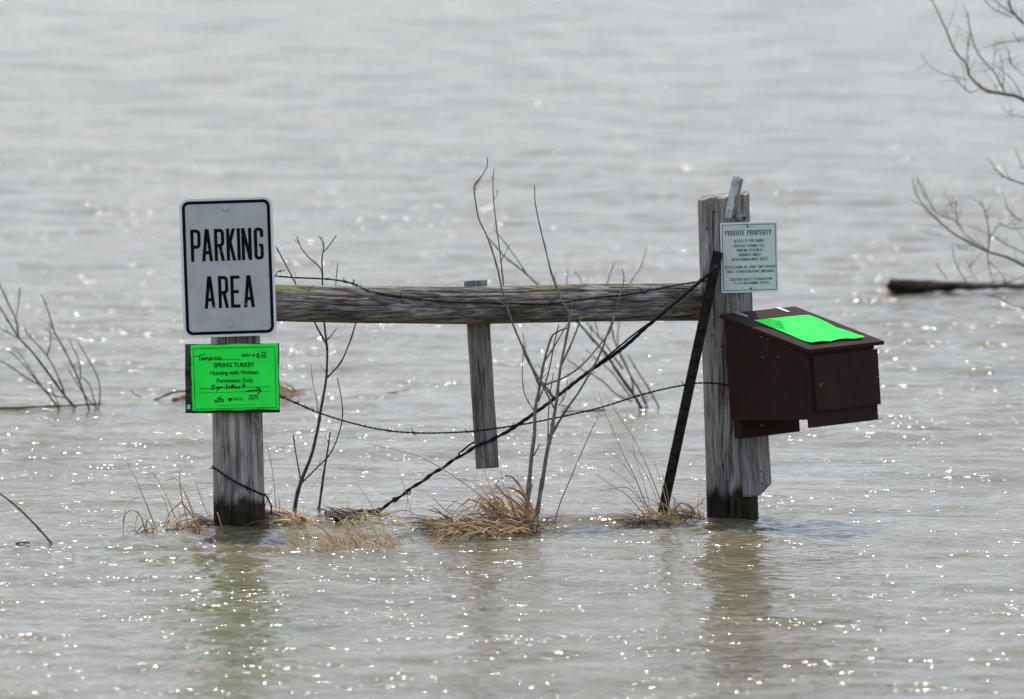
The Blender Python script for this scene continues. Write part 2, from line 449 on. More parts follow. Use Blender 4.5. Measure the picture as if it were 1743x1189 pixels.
# ------------------------------------------------------------------ water
def grow(a, step, lim, k, cap):
    out = [a]
    while out[-1] < lim:
        out.append(out[-1] + step)
        step = min(step * k, cap if out[-1] < 45 else 1e9)
        if out[-1] > 45: k = 1.35
    return out
def water():
    xs_in = np.arange(-2.6, 2.6001, 0.017)
    xo = np.array(grow(2.6, 0.02, 4000, 1.03, 0.08))[1:]
    xs = np.concatenate([-xo[::-1], xs_in, xo])
    ys_in = np.arange(-6.5, 6.5001, 0.02)
    yf = np.array(grow(6.5, 0.02, 6000, 1.003, 0.09))[1:]
    yb = np.array(grow(6.5, 0.03, 4000, 1.06, 0.3))[1:]
    ys = np.concatenate([-yb[::-1], ys_in, yf])
    X, Y = np.meshgrid(xs, ys)
    cell = np.maximum(np.gradient(xs)[None, :], np.gradient(ys)[:, None])
    rng = np.random.RandomState(5)
    h = np.zeros_like(X)
    near = (np.abs(X) < 60) & (Y > -40) & (Y < 90)
    iy, ix = np.where(near)
    y0, y1, x0, x1 = iy.min(), iy.max() + 1, ix.min(), ix.max() + 1
    XX, YY, CC = X[y0:y1, x0:x1], Y[y0:y1, x0:x1], cell[y0:y1, x0:x1]
    gust = 0.72 + 0.55 * fbm(XX * 0.55, YY * 0.22, 0, 3, 3)
    wx = XX + 0.10 * fbm(XX * 1.1, YY * 1.1, 4, 11, 2)
    wy = YY + 0.10 * fbm(XX * 1.1, YY * 1.1, 9, 17, 2)
    hh = np.zeros_like(XX)
    N = 84
    for i in range(N):
        lam = 0.07 * (1.5 / 0.07) ** (i / (N - 1))
        th = rng.normal(R(-98), R(30))
        k = 2 * math.pi / lam
        slope = 0.0235 * (1.0 if lam < 0.14 else (0.14 / lam) ** 0.6)
        att = np.clip((lam / CC - 3) / 3, 0, 1)
        ph = rng.rand() * 6.283
        arg = k * (wx * math.cos(th) + wy * math.sin(th)) + ph
        s = np.sin(arg)
        hh += att * (slope / k) * (s + 0.25 * np.cos(2 * arg)) * (gust if lam < 0.4 else 1.0)
    # broken water where the current meets the posts and the drift piles
    def blob(px, py, rx, ry):
        g = G(px, py)
        return np.exp(-((XX - g.x) / rx) ** 2 - ((YY - g.y) / ry) ** 2)
    chop = 1.0 * blob(400, 918, 0.30, 0.40) + 0.9 * blob(1250, 900, 0.26, 0.35) + 0.8 * blob(600, 905, 0.45, 0.3) + 0.8 * blob(300, 935, 0.3, 0.35) \
        + 0.6 * blob(830, 895, 0.3, 0.25) + 0.7 * blob(1100, 900, 0.35, 0.3) + 0.5 * blob(450, 960, 0.5, 0.6) + 1.0 * blob(1312, 876, 0.10, 0.2)
    hh += np.clip(chop, 0, 1.3) * (0.014 * fbm(XX * 15, YY * 13, 2, 31, 3))
    # low sill: the water drops a little over a hidden bank along the fence line
    line = G(1010, 889).y + 0.04 * fbm(XX * 2.2, 0, 7, 41, 2)
    seg = np.exp(-((XX - G(1010, 889).x) / 0.24) ** 4) + 0.35 * np.exp(-((XX - G(640, 880).x) / 0.5) ** 4)
    hh += seg * 0.034 * np.exp(-np.maximum((YY - line), 0) / 0.7) * (0.5 + 0.5 * np.tanh((YY - line) / 0.022)) * (0.8 + 0.35 * fbm(XX * 9, YY * 3, 1, 77, 2)) 
    # collars of water piled round the two posts
    for px, py, Yc in ((407, 897, YL), (1247, 882, YR)):
        gx = G(px, py).x
        rr = np.hypot(XX - gx, YY - Yc)
        hh += 0.006 * np.exp(-((rr - 0.10) / 0.025) ** 2) + 0.003 * np.sin(rr * 75) * np.exp(-rr / 0.16)
    h[y0:y1, x0:x1] = hh
    fade = np.clip((70 - np.hypot(X, Y - 5)) / 20, 0, 1)
    h *= fade
    ny, nx = X.shape
    co = np.stack([X, Y, h], -1).reshape(-1, 3).astype(np.float32)
    me = bpy.data.meshes.new('flood_water')
    me.vertices.add(nx * ny)
    me.vertices.foreach_set('co', co.ravel())
    idx = np.arange(nx * ny, dtype=np.int32).reshape(ny, nx)
    q = np.stack([idx[:-1, :-1], idx[:-1, 1:], idx[1:, 1:], idx[1:, :-1]], -1).reshape(-1, 4)
    me.loops.add(q.size)
    me.loops.foreach_set('vertex_index', q.ravel())
    me.polygons.add(len(q))
    me.polygons.foreach_set('loop_start', np.arange(0, q.size, 4, dtype=np.int32))
    me.polygons.foreach_set('loop_total', np.full(len(q), 4, dtype=np.int32))
    me.polygons.foreach_set('use_smooth', np.ones(len(q), dtype=bool))
    me.update(calc_edges=True)
    me.materials.append(M['water'])
    o = bpy.data.objects.new('water', me)
    col.objects.link(o)
    return tag(o, 'muddy grey-brown flood water with sparkling ripples', kind='structure')
water()

# ------------------------------------------------------------------ posts and rail
def log_mesh(L0, L1, rad, n_a, n_l, seed, cracks=(), knots=(), centre=None, rfun=None, top=None, flat=0.0, nauto=0):
    """round timber along local Z from L0 to L1 with checks and knots; returns MB"""
    zs = np.linspace(L0, L1, n_l)
    an = np.linspace(0, 2 * math.pi, n_a, endpoint=False)
    A, Z = np.meshgrid(an, zs)
    ca, sa = np.cos(A), np.sin(A)
    r = np.full_like(A, rad)
    if rfun is not None: r = r * rfun(Z)
    r = r * (1 + 0.02 * fbm(ca * 1.3, sa * 1.3, Z * 2.5, seed, 2))
    g = fbm(ca * 7, sa * 7, Z * 2.2, seed + 5, 3)
    r -= rad * 0.018 * np.clip(0.06 - np.abs(g), 0, 0.06) / 0.06
    r += rad * 0.012 * fbm(ca * 14, sa * 14, Z * 4, seed + 9, 2)
    rr_ = random.Random(seed * 7 + 1)
    auto = []
    for _ in range(nauto):
        z0 = rr_.uniform(max(L0, -0.02 if L0 > -0.5 else L0), L1 - 0.1); ln = rr_.uniform(.06, .45)
        auto.append((rr_.uniform(0, 2 * math.pi), z0, min(z0 + ln, L1 - .01), rr_.uniform(-.12, .12), rad * rr_.uniform(.06, .17), rr_.uniform(.022, .042)))
    for a0, z0, z1, drift, dep, wid in list(cracks) + auto:
        t = np.clip((Z - z0) / (z1 - z0), 0, 1)
        ac = a0 + drift * t + 0.05 * vnoise(Z * 9, 0, 0, seed + 21) + 0.025 * vnoise(Z * 31, 3, 0, seed + 22)
        d = np.abs((A - ac + math.pi) % (2 * math.pi) - math.pi)
        prof = np.clip(np.sin(np.clip((Z - z0) / (z1 - z0), 0, 1) * math.pi), 0, 1) ** 0.4
        r -= dep * prof * np.exp(-(d / wid) ** 2)
    for a0, z0, size, dep in knots:
        d = np.hypot(((A - a0 + math.pi) % (2 * math.pi) - math.pi) * rad, (Z - z0) * 0.7)
        r += dep * np.exp(-(d / size) ** 2) - dep * 1.8 * np.exp(-(d / (size * 0.4)) ** 2)
    cx = cy = 0
    if centre is not None: cx, cy = centre(Z)
    X, Y = cx + r * ca, cy + r * sa * (1 - flat)
    if top is not None:
        w = np.clip((Z - (L1 - 0.05)) / 0.05, 0, 1)
        Z = Z + w * top(X, Y)
    mb = MB()
    v = np.stack([X, Y, Z], -1).reshape(-1, 3)
    f = []
    for i in range(n_l - 1):
        for j in range(n_a):
            k = (j + 1) % n_a
            f.append((i * n_a + j, i * n_a + k, (i + 1) * n_a + k, (i + 1) * n_a + j))
    mb.v = [tuple(p) for p in v.tolist()]
    mb.f = f
    # end caps: rings running inwards
    for row, sgn in ((0, -1), (n_l - 1, 1)):
        base = [mb.v[row * n_a + j] for j in range(n_a)]
        c = np.mean(base, 0)
        prev = [row * n_a + j for j in range(n_a)]
        for s_ in (0.94, 0.7, 0.4, 0.12):
            cur = []
            for j in range(n_a):
                p = c + (np.array(base[j]) - c) * s_
                dz = 0.004 * (1 - s_) ** 0.3 + 0.0025 * mnoise.noise(Vector((p[0] * 60, p[1] * 60, seed)))
                cur.append(len(mb.v)); mb.v.append((p[0], p[1], p[2] + sgn * dz))
            for j in range(n_a):
                k = (j + 1) % n_a
                mb.f.append((prev[j], prev[k], cur[k], cur[j]) if sgn > 0 else (prev[k], prev[j], cur[j], cur[k]))
            prev = cur
        mb.f.append(tuple(prev) if sgn > 0 else tuple(prev[::-1]))
    return mb
def lean_frame(b, t):
    z = (t - b).normalized()
    y = Vector((0, 1, 0)); y = (y - z * y.dot(z)).normalized()
    x = y.cross(z)
    return axes_frame(b, x, y, z)
PI = math.pi
# left post: hidden behind the sign above, soaked at the foot
bl, tl = W(408, 897 - 9, YL), W(396, 372, YL)
bl = bl + (bl - tl).normalized() * (bl.z / ((tl - bl).normalized().z))
HL = (tl - bl).length
post_l = thing('fence_post', 'round grey wooden post under the parking sign, wet and dark at its foot', 'post', lean_frame(bl, tl), 'round fence posts')
mb = log_mesh(-0.35, HL, 0.0795, 288, 150, 3, nauto=34, cracks=[(1.5 * PI + .05, 0.1, 0.42, 0.02, 0.006, 0.02), (1.5 * PI - .33, 0.16, 0.5, -0.03, 0.005, 0.018), (1.5 * PI + .5, 0.0, 0.4, 0.05, 0.005, 0.02), (1.5 * PI - .75, 0.02, 0.33, 0.03, 0.004, 0.02), (1.5 * PI + .95, 0.02, 0.5, 0.03, 0.005, 0.02)],
              knots=[(1.5 * PI + .1, 0.235, 0.008, 0.002), (1.5 * PI - .6, 0.26, 0.006, 0.002)], rfun=lambda z: 1.06 - 0.11 * np.clip(z, 0, 0.7))
mb.build('trunk', M['post'], post_l, True)
# right post: full height, worn slanting top, long split down its face
br, tr = W(1247, 882 - 9, YR), W(1231.5, 330, YR)
br = br + (br - tr).normalized() * (br.z / ((tr - br).normalized().z))
HR = (tr - br).length
post_r = thing('fence_post', 'tall grey wooden post carrying the private property sign and brown box', 'post', lean_frame(br, tr), 'round fence posts')
mb = log_mesh(-0.35, HR, 0.084, 288, 190, 8, nauto=46, cracks=[(1.5 * PI - .42, 0.04, 0.74, 0.36, 0.014, 0.022), (1.5 * PI - .12, 0.72, 1.08, -0.2, 0.007, 0.018), (1.5 * PI - .8, 0.05, 0.6, 0.05, 0.005, 0.02), (1.5 * PI + .35, 0.08, 0.4, 0.04, 0.006, 0.02), (1.5 * PI - .65, 0.75, 1.06, 0.02, 0.005, 0.02), (1.5 * PI + .7, 0.6, 1.06, 0.02, 0.006, 0.02)],
              knots=[(1.5 * PI + .08, 0.222, 0.012, 0.003), (1.5 * PI - .38, 0.17, 0.005, 0.001), (1.5 * PI + .02, 0.125, 0.012, 0.003)],
              top=lambda x, y: 0.008 * x / 0.084 - 0.012 * np.clip((-x / 0.084) - 0.5, 0, 1) ** 1.3 - 0.01 * (np.hypot(x, y) / 0.084 > 0.97) * np.abs(vnoise(x * 50, y * 50, 0, 4)))
mb.build('trunk', M['post'], post_r, True)
def on_post(fr, Hx, z, rad=0.084):
    return None
def hole(fr_obj, x, z, rad, size, name='nail_hole', mat='hole'):
    """small dark disc with a rim let into the front of a post (local coordinates)"""
    y = -math.sqrt(max(rad * rad - x * x, 0)) - 0.0006
    mb = MB()
    n = 9
    nx, ny = x / rad, -math.sqrt(max(1 - (x / rad) ** 2, 0))
    tx, ty = -ny, nx
    ring = []
    for s_, o_ in ((1.0, 0.0), (0.75, 0.0016), (0.35, 0.0004)):
        for j in range(n):
            a = 2 * PI * j / n
            ring.append((x + tx * math.cos(a) * size * s_ + nx * o_, y + ty * math.cos(a) * size * s_ + ny * o_, z + math.sin(a) * size * 1.25 * s_))
    f = [(k * n + j, k * n + (j + 1) % n, (k + 1) * n + (j + 1) % n, (k + 1) * n + j) for k in range(2) for j in range(n)]
    f.append(tuple(2 * n + j for j in range(n)))
    mb.add(ring, f)
    return mb.build(name, M[mat], fr_obj, True)
for x, z in ((-.052, .60), (-.020, .565), (-.034, 1.005), (-.030, .175), (-.058, .95)):
    hole(post_r, x, z, 0.0835, 0.0035)
for x, z in ((-.048, .262), (.018, .235), (.022, .155)):
    hole(post_l, x, z, 0.081, 0.003)

# rail
YRAIL = (YL + YR) / 2
xl, xr = W(441, 508, YL).x, W(1196, 519, YR).x
prof = [(441, 508.5, 31.5), (472, 509.5, 31.5), (600, 515, 31), (800, 519, 32), (1000, 518, 32.2), (1196, 519.5, 32.5)]
zc = np.array([W(p, q, YRAIL).z for p, q, _ in prof]); xc = np.array([W(p, q, YRAIL).x for p, q, _ in prof]); rc_ = np.array([r_ * S for _, _, r_ in prof])
zm = float(zc.mean()); xm = (xl + xr) / 2
# local Z of the log runs along world X; local X points up after the turn
rail_obj = thing('fence_rail', 'heavy weathered wooden rail with mossy top between the two posts', 'rail', Matrix.Translation((xm, YRAIL, zm)))
def rail_centre(Z):
    return np.interp(Z + xm, xc, zc) - zm, (Z / (xr - xl)) * (YR - YL)
mb = log_mesh(xl - xm, xr - xm, 0.0605, 224, 330, 15, nauto=80, cracks=[(PI + 1.22, -.7, -.3, .1, .007, .03), (PI + 1.75, -.75, -.05, -.25, .006, .03), (PI + 2.1, -.6, .1, .05, .007, .035), (PI + 1.45, -.3, .5, .12, .005, .022), (PI + 1.1, .0, .7, .03, .005, .02), (PI + 1.9, .1, .72, -.06, .006, .025), (PI + 2.4, -.2, .7, 0, .006, .03), (PI + 0.75, -.6, .3, .06, .004, .02)],
              knots=[(PI + 1.75, .545, .009, .003), (PI + 1.9, -.6, .01, .003)], centre=rail_centre, rfun=lambda Z: np.interp(Z + xm, xc, rc_) / 0.0605, flat=0.0)
# turn: (x, y, z)local -> world (z, y, x): up is local x; front is -y
mb.v = [(z, y, x) for x, y, z in mb.v]
mb.f = [tuple(reversed(q)) for q in mb.f]
rl = mb.build('log', M['rail'], rail_obj, True)
def rail_pt(px, f, out=0.0):
    """a point on the rail's front skin at that pixel column; f from -1 (bottom) to 1 (top)"""
    x = W(px, 515, YRAIL).x
    r_ = float(np.interp(x, xc, rc_)); z0 = float(np.interp(x, xc, zc))
    y0 = YRAIL + (x - xm) / (xr - xl) * (YR - YL)
    a = f * PI / 2
    return Vector((x, y0 - (r_ + out) * math.cos(a), z0 + (r_ + out) * math.sin(a)))

# ------------------------------------------------------------------ boards
def plank_mesh(w, t, h, seed, nx=8, nz=40, rough=0.0012, cut=None):
    """board in local x (width), y (thickness), z (0 up to h); cut(x) lifts the lower end"""
    mb = MB()
    xs, zs = np.linspace(-w / 2, w / 2, nx + 1), np.linspace(0, h, nz + 1)
    idx = {}
    def vert(x, y, z):
        k = (round(x, 6), round(y, 6), round(z, 6))
        if k not in idx:
            q = Vector((x * 40, y * 40, z * 12 + seed))
            dx = rough * mnoise.noise(q) * (1.6 if abs(abs(x) - w / 2) < 1e-6 else 0.6)
            dy = rough * 0.6 * mnoise.noise(q + Vector((9, 3, 1)))
            lift = cut(x) if cut else 0
            zz = z + lift * (1 - z / h)
            dz = rough * 1.3 * mnoise.noise(q + Vector((3, 8, 5))) if z in (0, h) else 0
            idx[k] = len(mb.v); mb.v.append((x + dx, y + dy, zz + dz))
        return idx[k]
    for s_ in (-t / 2, t / 2):
        for i in range(nx):
            for j in range(nz):
                q = [vert(xs[i], s_, zs[j]), vert(xs[i + 1], s_, zs[j]), vert(xs[i + 1], s_, zs[j + 1]), vert(xs[i], s_, zs[j + 1])]
                mb.f.append(tuple(q if s_ < 0 else q[::-1]))
    for x, sg in ((xs[0], 1), (xs[-1], -1)):
        for j in range(nz):
            q = [vert(x, t / 2, zs[j]), vert(x, -t / 2, zs[j]), vert(x, -t / 2, zs[j + 1]), vert(x, t / 2, zs[j + 1])]
            mb.f.append(tuple(q[::sg]))
    for z, sg in ((0.0, 1), (h, -1)):
        for i in range(nx):
            q = [vert(xs[i], t / 2, z), vert(xs[i + 1], t / 2, z), vert(xs[i + 1], -t / 2, z), vert(xs[i], -t / 2, z)]
            mb.f.append(tuple(q[::sg]))
    return mb
# the short board nailed behind the rail, its lower end hanging above the water
Yb = YRAIL + 0.085
b0, b1 = W(830, 796, Yb), W(809.5, 477, Yb)
hb = thing('hanging_board', 'short grey board hanging from the rail, its lower end clear of the water', 'board', lean_frame(b0, b1))
LB = (b1 - b0).length
mb = plank_mesh(0.0745, 0.022, LB, 3, nx=8, nz=60, cut=lambda x: 0.0)
mb.build('plank', M['board'], hb, True)

# ------------------------------------------------------------------ lettering
def rcorn(pts, r, seg=5):
    """polyline with rounded inner corners"""
    out = [pts[0]]
    for i in range(1, len(pts) - 1):
        a, p, c = (np.array(q, float) for q in (pts[i - 1], pts[i], pts[i + 1]))
        da, dc = a - p, c - p
        la, lc = np.hypot(*da), np.hypot(*dc)
        rr = min(r, la * 0.499, lc * 0.499)
        s_, e_ = p + da / la * rr, p + dc / lc * rr
        for k in range(seg + 1):
            t = k / seg
            out.append(tuple((1 - t) ** 2 * s_ + 2 * t * (1 - t) * p + t * t * e_))
    out.append(pts[-1])
    return out
def glyph(ch, w, H, t):
    h = t / 2
    L, Rr, B, T, Mi, C = h, w - h, h, H - h, H * 0.5, w / 2
    r = min(w * 0.5, H * 0.22)
    if ch == 'A': return [[(h * .95, 0), (C - t * .12, H)], [(w - h * .95, 0), (C + t * .12, H)], [(w * .2, H * .27), (w * .8, H * .27)]]
    if ch == 'B': return [[(L, 0), (L, H)], rcorn([(L, T), (Rr - h * .6, T), (Rr - h * .6, H * .53), (L, H * .53)], r), rcorn([(L, H * .53), (Rr, H * .53), (Rr, B), (L, B)], r)]
    if ch == 'C': return [rcorn([(Rr, H * .7), (Rr, T), (L, T), (L, B), (Rr, B), (Rr, H * .3)], r)]
    if ch == 'D': return [[(L, 0), (L, H)], rcorn([(L, T), (Rr, T), (Rr, B), (L, B)], r * 1.2)]
    if ch == 'E': return [[(L, 0), (L, H)], [(L, T), (w, T)], [(L, Mi), (w * .88, Mi)], [(L, B), (w, B)]]
    if ch == 'F': return [[(L, 0), (L, H)], [(L, T), (w, T)], [(L, Mi), (w * .85, Mi)]]
    if ch == 'G': return [rcorn([(Rr, H * .70), (Rr, T), (L, T), (L, B), (Rr, B), (Rr, H * .45), (w * .52, H * .45)], r)]
    if ch == 'H': return [[(L, 0), (L, H)], [(Rr, 0), (Rr, H)], [(L, Mi), (Rr, Mi)]]
    if ch == 'I': return [[(C, 0), (C, H)]]
    if ch == 'J': return [rcorn([(Rr, H), (Rr, B), (L, B), (L, H * .3)], r)]
    if ch == 'K': return [[(L, 0), (L, H)], [(L, H * .36), (Rr - h * .1, H)], [(w * .42, H * .56), (Rr, 0)]]
    if ch == 'L': return [[(L, 0), (L, H)], [(L, B), (w, B)]]
    if ch == 'M': return [[(L, 0), (L, H)], [(Rr, 0), (Rr, H)], [(L, H), (C, H * .15)], [(Rr, H), (C, H * .15)]]
    if ch == 'N': return [[(L, 0), (L, H)], [(Rr, 0), (Rr, H)], [(L, H), (Rr, 0)]]
    if ch in 'O0': return [rcorn([(C, T), (L, T), (L, B), (Rr, B), (Rr, T), (C, T)], r * 1.2)]
    if ch == 'P': return [[(L, 0), (L, H)], rcorn([(L, T), (Rr, T), (Rr, H * .45), (L, H * .45)], r)]
    if ch == 'Q': return glyph('O', w, H, t) + [[(C, H * .25), (Rr, 0)]]
    if ch == 'R': return [[(L, 0), (L, H)], rcorn([(L, T), (Rr, T), (Rr, H * .48), (L, H * .48)], r), [(w * .55, H * .48), (Rr + h * .1, 0)]]
    if ch == 'S': return [rcorn([(Rr, H * .72), (Rr, T), (L, T), (L, H * .54), (Rr, H * .46), (Rr, B), (L, B), (L, H * .28)], r)]
    if ch == 'T': return [[(C, 0), (C, H)], [(0, T), (w, T)]]
    if ch == 'U': return [rcorn([(L, H), (L, B), (Rr, B), (Rr, H)], r)]
    if ch == 'V': return [[(h, H), (C, 0)], [(w - h, H), (C, 0)]]
    if ch == 'W': return [[(h, H), (w * .28, 0)], [(C, H * .8), (w * .28, 0)], [(C, H * .8), (w * .72, 0)], [(w - h, H), (w * .72, 0)]]
    if ch == 'X': return [[(h, 0), (w - h, H)], [(h, H), (w - h, 0)]]
    if ch == 'Y': return [[(C, 0), (C, H * .45)], [(h, H), (C, H * .45)], [(w - h, H), (C, H * .45)]]
    if ch == 'Z': return [[(0, T), (w, T)], [(w - h, T), (h, B)], [(0, B), (w, B)]]
    if ch == '2': return [rcorn([(L, H * .7), (L, T), (Rr, T), (Rr, H * .55), (L, B), (w, B)], r)]
    if ch == '3': return [rcorn([(L, T), (Rr, T), (Rr, H * .53), (w * .4, H * .53)], r), rcorn([(w * .4, H * .53), (Rr, H * .53), (Rr, B), (L, B)], r)]
    if ch == '4': return [[(w * .7, 0), (w * .7, H)], [(w * .7, H), (0, H * .3)], [(0, H * .3), (w, H * .3)]]
    if ch == '5': return [rcorn([(Rr, T), (L, T), (L, H * .58), (Rr, H * .58), (Rr, B), (L, B)], r)]
    if ch == '6': return [rcorn([(Rr, T), (L, T), (L, B), (Rr, B), (Rr, H * .55), (L, H * .55)], r)]
    if ch == '-': return [[(w * .1, H * .38), (w * .9, H * .38)]]
    if ch == '.': return [[(C, 0), (C, t * 1.1)]]
    return []
class Ink:
    """flat print: strokes laid as ribbons in the local x-z plane, each a hair in front of the last"""
    def __init__(s, y0, surf=None, lay=0.00004):
        s.mb, s.y0, s.k, s.surf, s.lay = MB(), y0, 0, surf, lay
    def put(s, v, f):
        y = s.y0 - s.lay * (s.k % 12)
        s.k += 1
        s.mb.add([(a, y + (s.surf(a, c) if s.surf else 0), c) for a, c in v], f)
    def stroke(s, pts, w, ox=0, oz=0, H=None, contrast=False, rot=0.0):
        P = np.array(pts, float)
        n = len(P)
        left, right = [], []
        for i in range(n):
            d0 = P[i] - P[i - 1] if i else P[1] - P[0]
            d1 = P[i + 1] - P[i] if i < n - 1 else d0
            d0 = d0 / (np.hypot(*d0) + 1e-12); d1 = d1 / (np.hypot(*d1) + 1e-12)
            d = d0 + d1
            d = d / (np.hypot(*d) + 1e-12)
            nn = np.array([-d[1], d[0]])
            ww = w if not hasattr(w, '__len__') else w[i]
            if contrast:
                dd = d1 if i < n - 1 else d0
                thick = abs(dd[1]) * (0.55 if dd[0] * dd[1] > 0.1 else 1.0)
                ww = w * (0.42 + 0.58 * thick)
            mit = 1 / max(0.5, abs(float(np.dot(nn, [-d1[1], d1[0]]))))
            a, c = P[i] + nn * ww / 2 * mit, P[i] - nn * ww / 2 * mit
            if H is not None and i in (0, n - 1) and abs(d[1]) > 0.15:
                for yy in (0.0, H):
                    if abs(P[i][1] - yy) < 1e-9:
                        a = a + d * (yy - a[1]) / d[1]; c = c + d * (yy - c[1]) / d[1]
            left.append(a); right.append(c)
        v = [(p[0] + ox, p[1] + oz) for p in left] + [(p[0] + ox, p[1] + oz) for p in right]
        s.put(v, [(n + i, n + i + 1, i + 1, i) for i in range(n - 1)])
    def text(s, txt, x0, x1, z0, H, t, serif=False, gap=0.16, widths=None):
        """capitals fitted between x0 and x1"""
        rel = {'I': .42, ' ': .55, '.': .35, '-': .6, 'M': 1.25, 'W': 1.35, 'E': .85, 'F': .8, 'L': .8, 'S': .85, 'T': .95}
        ws = [rel.get(c, 1.0) for c in txt]
        tot = sum(ws) + gap * (len(txt) - 1)
        u = (x1 - x0) / tot
        x = x0
        for c, wd in zip(txt, ws):
            s.letter(c, x, wd * u, z0, H, t, serif)
            x += (wd + gap) * u
    def letter(s, c, x, w, z0, H, t, serif=False):
        for pl in glyph(c, w, H, t):
            s.stroke(pl, t, x, z0, H, contrast=serif)
            if serif and c not in '.-':
                for e, nb in ((pl[0], pl[1]), (pl[-1], pl[-2])):
                    if abs(e[1] - nb[1]) > 1e-6 and (abs(e[1]) < 1e-9 or abs(e[1] - H) < 1e-9):
                        zz = t * .18 if e[1] < H / 2 else H - t * .18
                        s.stroke([(e[0] - t * .95, zz), (e[0] + t * .95, zz)], t * .36, x, z0)
    def typed(s, txt, xc_, zc_, wid, hei, bold=0.0, left=False):
        """body text from the built-in typeface, fitted to a width and height"""
        cu = bpy.data.curves.new('tmp', 'FONT')
        cu.body = txt; cu.size = 1.0; cu.offset = bold; cu.resolution_u = 2
        ob = bpy.data.objects.new('tmp', cu); col.objects.link(ob)
        dg = bpy.context.evaluated_depsgraph_get()
        me = bpy.data.meshes.new_from_object(ob.evaluated_get(dg))
        vs = np.array([v.co[:2] for v in me.vertices]); fs = [tuple(p.vertices) for p in me.polygons]
        bpy.data.objects.remove(ob); bpy.data.curves.remove(cu); bpy.data.meshes.remove(me)
        mn, mx = vs.min(0), vs.max(0)
        q = (vs - mn) / (mx - mn)
        s.put([(xc_ + (a - (0 if left else .5)) * wid, zc_ + (c - .5) * hei) for a, c in q], fs)
    def disc(s, x, z, rx, rz, n=12):
        s.put([(x + rx * math.cos(2 * PI * i / n), z + rz * math.sin(2 * PI * i / n)) for i in range(n)], [tuple(range(n))])
    def poly(s, pts):
        s.put(pts, [tuple(range(len(pts)))])
    def build(s, name, mat, parent):
        o = s.mb.build(name, M[mat], parent)
        return o
def round_rect(w, h, r, n=8):
    out = []
    for cx_, cz_, a0 in ((w / 2 - r, h / 2 - r, 0), (-w / 2 + r, h / 2 - r, PI / 2), (-w / 2 + r, -h / 2 + r, PI), (w / 2 - r, -h / 2 + r, 1.5 * PI)):
        out += [(cx_ + r * math.cos(a0 + PI / 2 * i / n), cz_ + r * math.sin(a0 + PI / 2 * i / n)) for i in range(n + 1)]
    return out
def plate(w, h, r, t, edge=0.0):
    """flat plate, front at y = 0, rounded corners"""
    mb = MB()
    o = round_rect(w, h, r)
    n = len(o)
    mb.add([(x, 0, z) for x, z in o] + [(x, t, z) for x, z in o],
           [tuple(range(n))[::-1]] + [tuple(range(n, 2 * n))] + [(i, (i + 1) % n, n + (i + 1) % n, n + i) for i in range(n)])
    return mb
def ring(w, h, r, wd, y):
    mb = MB()
    o, i_ = round_rect(w, h, r), round_rect(w - 2 * wd, h - 2 * wd, max(r - wd, 0.0005))
    n = len(o)
    mb.add([(x, y, z) for x, z in o] + [(x, y, z) for x, z in i_], [(i, n + i, n + (i + 1) % n, (i + 1) % n) for i in range(n)])
    return mb
def bolt(parent, x, z, r=0.0065, mat='zinc', y=0.0):
    mb = MB()
    n = 12
    rings = [(r * 1.35, 0), (r * 1.35, -.0015), (r, -.0018), (r, -.0055), (r * .8, -.007), (r * .35, -.0062)]
    v = [(x + q * math.cos(2 * PI * j / n), y + d, z + q * math.sin(2 * PI * j / n)) for q, d in rings for j in range(n)]
    f = [(k * n + j, k * n + (j + 1) % n, (k + 1) * n + (j + 1) % n, (k + 1) * n + j) for k in range(len(rings) - 1) for j in range(n)]
    f.append(tuple((len(rings) - 1) * n + j for j in range(n)))
    mb.add(v, f)
    return mb.build('bolt', M[mat], parent)

# ------------------------------------------------------------------ parking sign
YS = YL - 0.098
ps = thing('parking_sign', 'grey PARKING AREA sign with a black border, bolted atop the left post', 'sign', roll_frame(388, 454.5, YS, roll=1.85))
SW, SH = 157.5 * S, 235.5 * S
plate(SW, SH, 0.030, 0.0022).build('plate', M['sign'], ps, bevel=0.0006)
ring(SW - .0004, SH - .0004, 0.0298, 0.0082, -0.0004).build('rim_band', M['privrim'], ps)
ring(SW - .0165, SH - .0165, 0.023, 0.0100, -0.0008).build('border', M['ink'], ps)
k_ = S / 4.245
def zx(v): return (v - 457) * k_
for word, z0, exts in (('PARKING', 0.0735 - 0.052, [(195, 268), (275, 352), (365, 437), (452, 518), (530, 551), (560, 633), (650, 718)]),
                       ('AREA', -0.0795 - 0.052, [(281, 358), (382, 454), (470, 537), (563, 640)])):
    for ch, (a, c) in zip(word, exts):
        ink = Ink(-0.0008)
        ink.letter(ch, zx(a), (c - a) * k_, z0, 0.104, 0.0104)
        ink.build('letter', 'ink', ps)
bolt(ps, -0.001, 0.190)
bolt(ps, 0.001, -0.188)
ink = Ink(-0.0011)
ink.poly([(zx(412) + .012 * 0 + .0035 * math.cos(a) * (1 + .4 * math.sin(3 * a)), .0515 + .0035 * math.sin(a) * (1 + .3 * math.cos(2 * a))) for a in np.linspace(0, 2 * PI, 14, endpoint=False)])
tag(ink.build('rust_spot', 'red', ps), 'small rust spot on the letter R')
for sx, sz in ((zx(349), -.128), (zx(578), -.121), (zx(330), -.125)):
    ink = Ink(-0.0011)
    ink.poly([(sx + .0022 * math.cos(a) * (1 + .5 * math.sin(2 * a + sx * 90)), sz + .0016 * math.sin(a)) for a in np.linspace(0, 2 * PI, 9, endpoint=False)])
    ink.build('paint_chip', 'alu', ps)

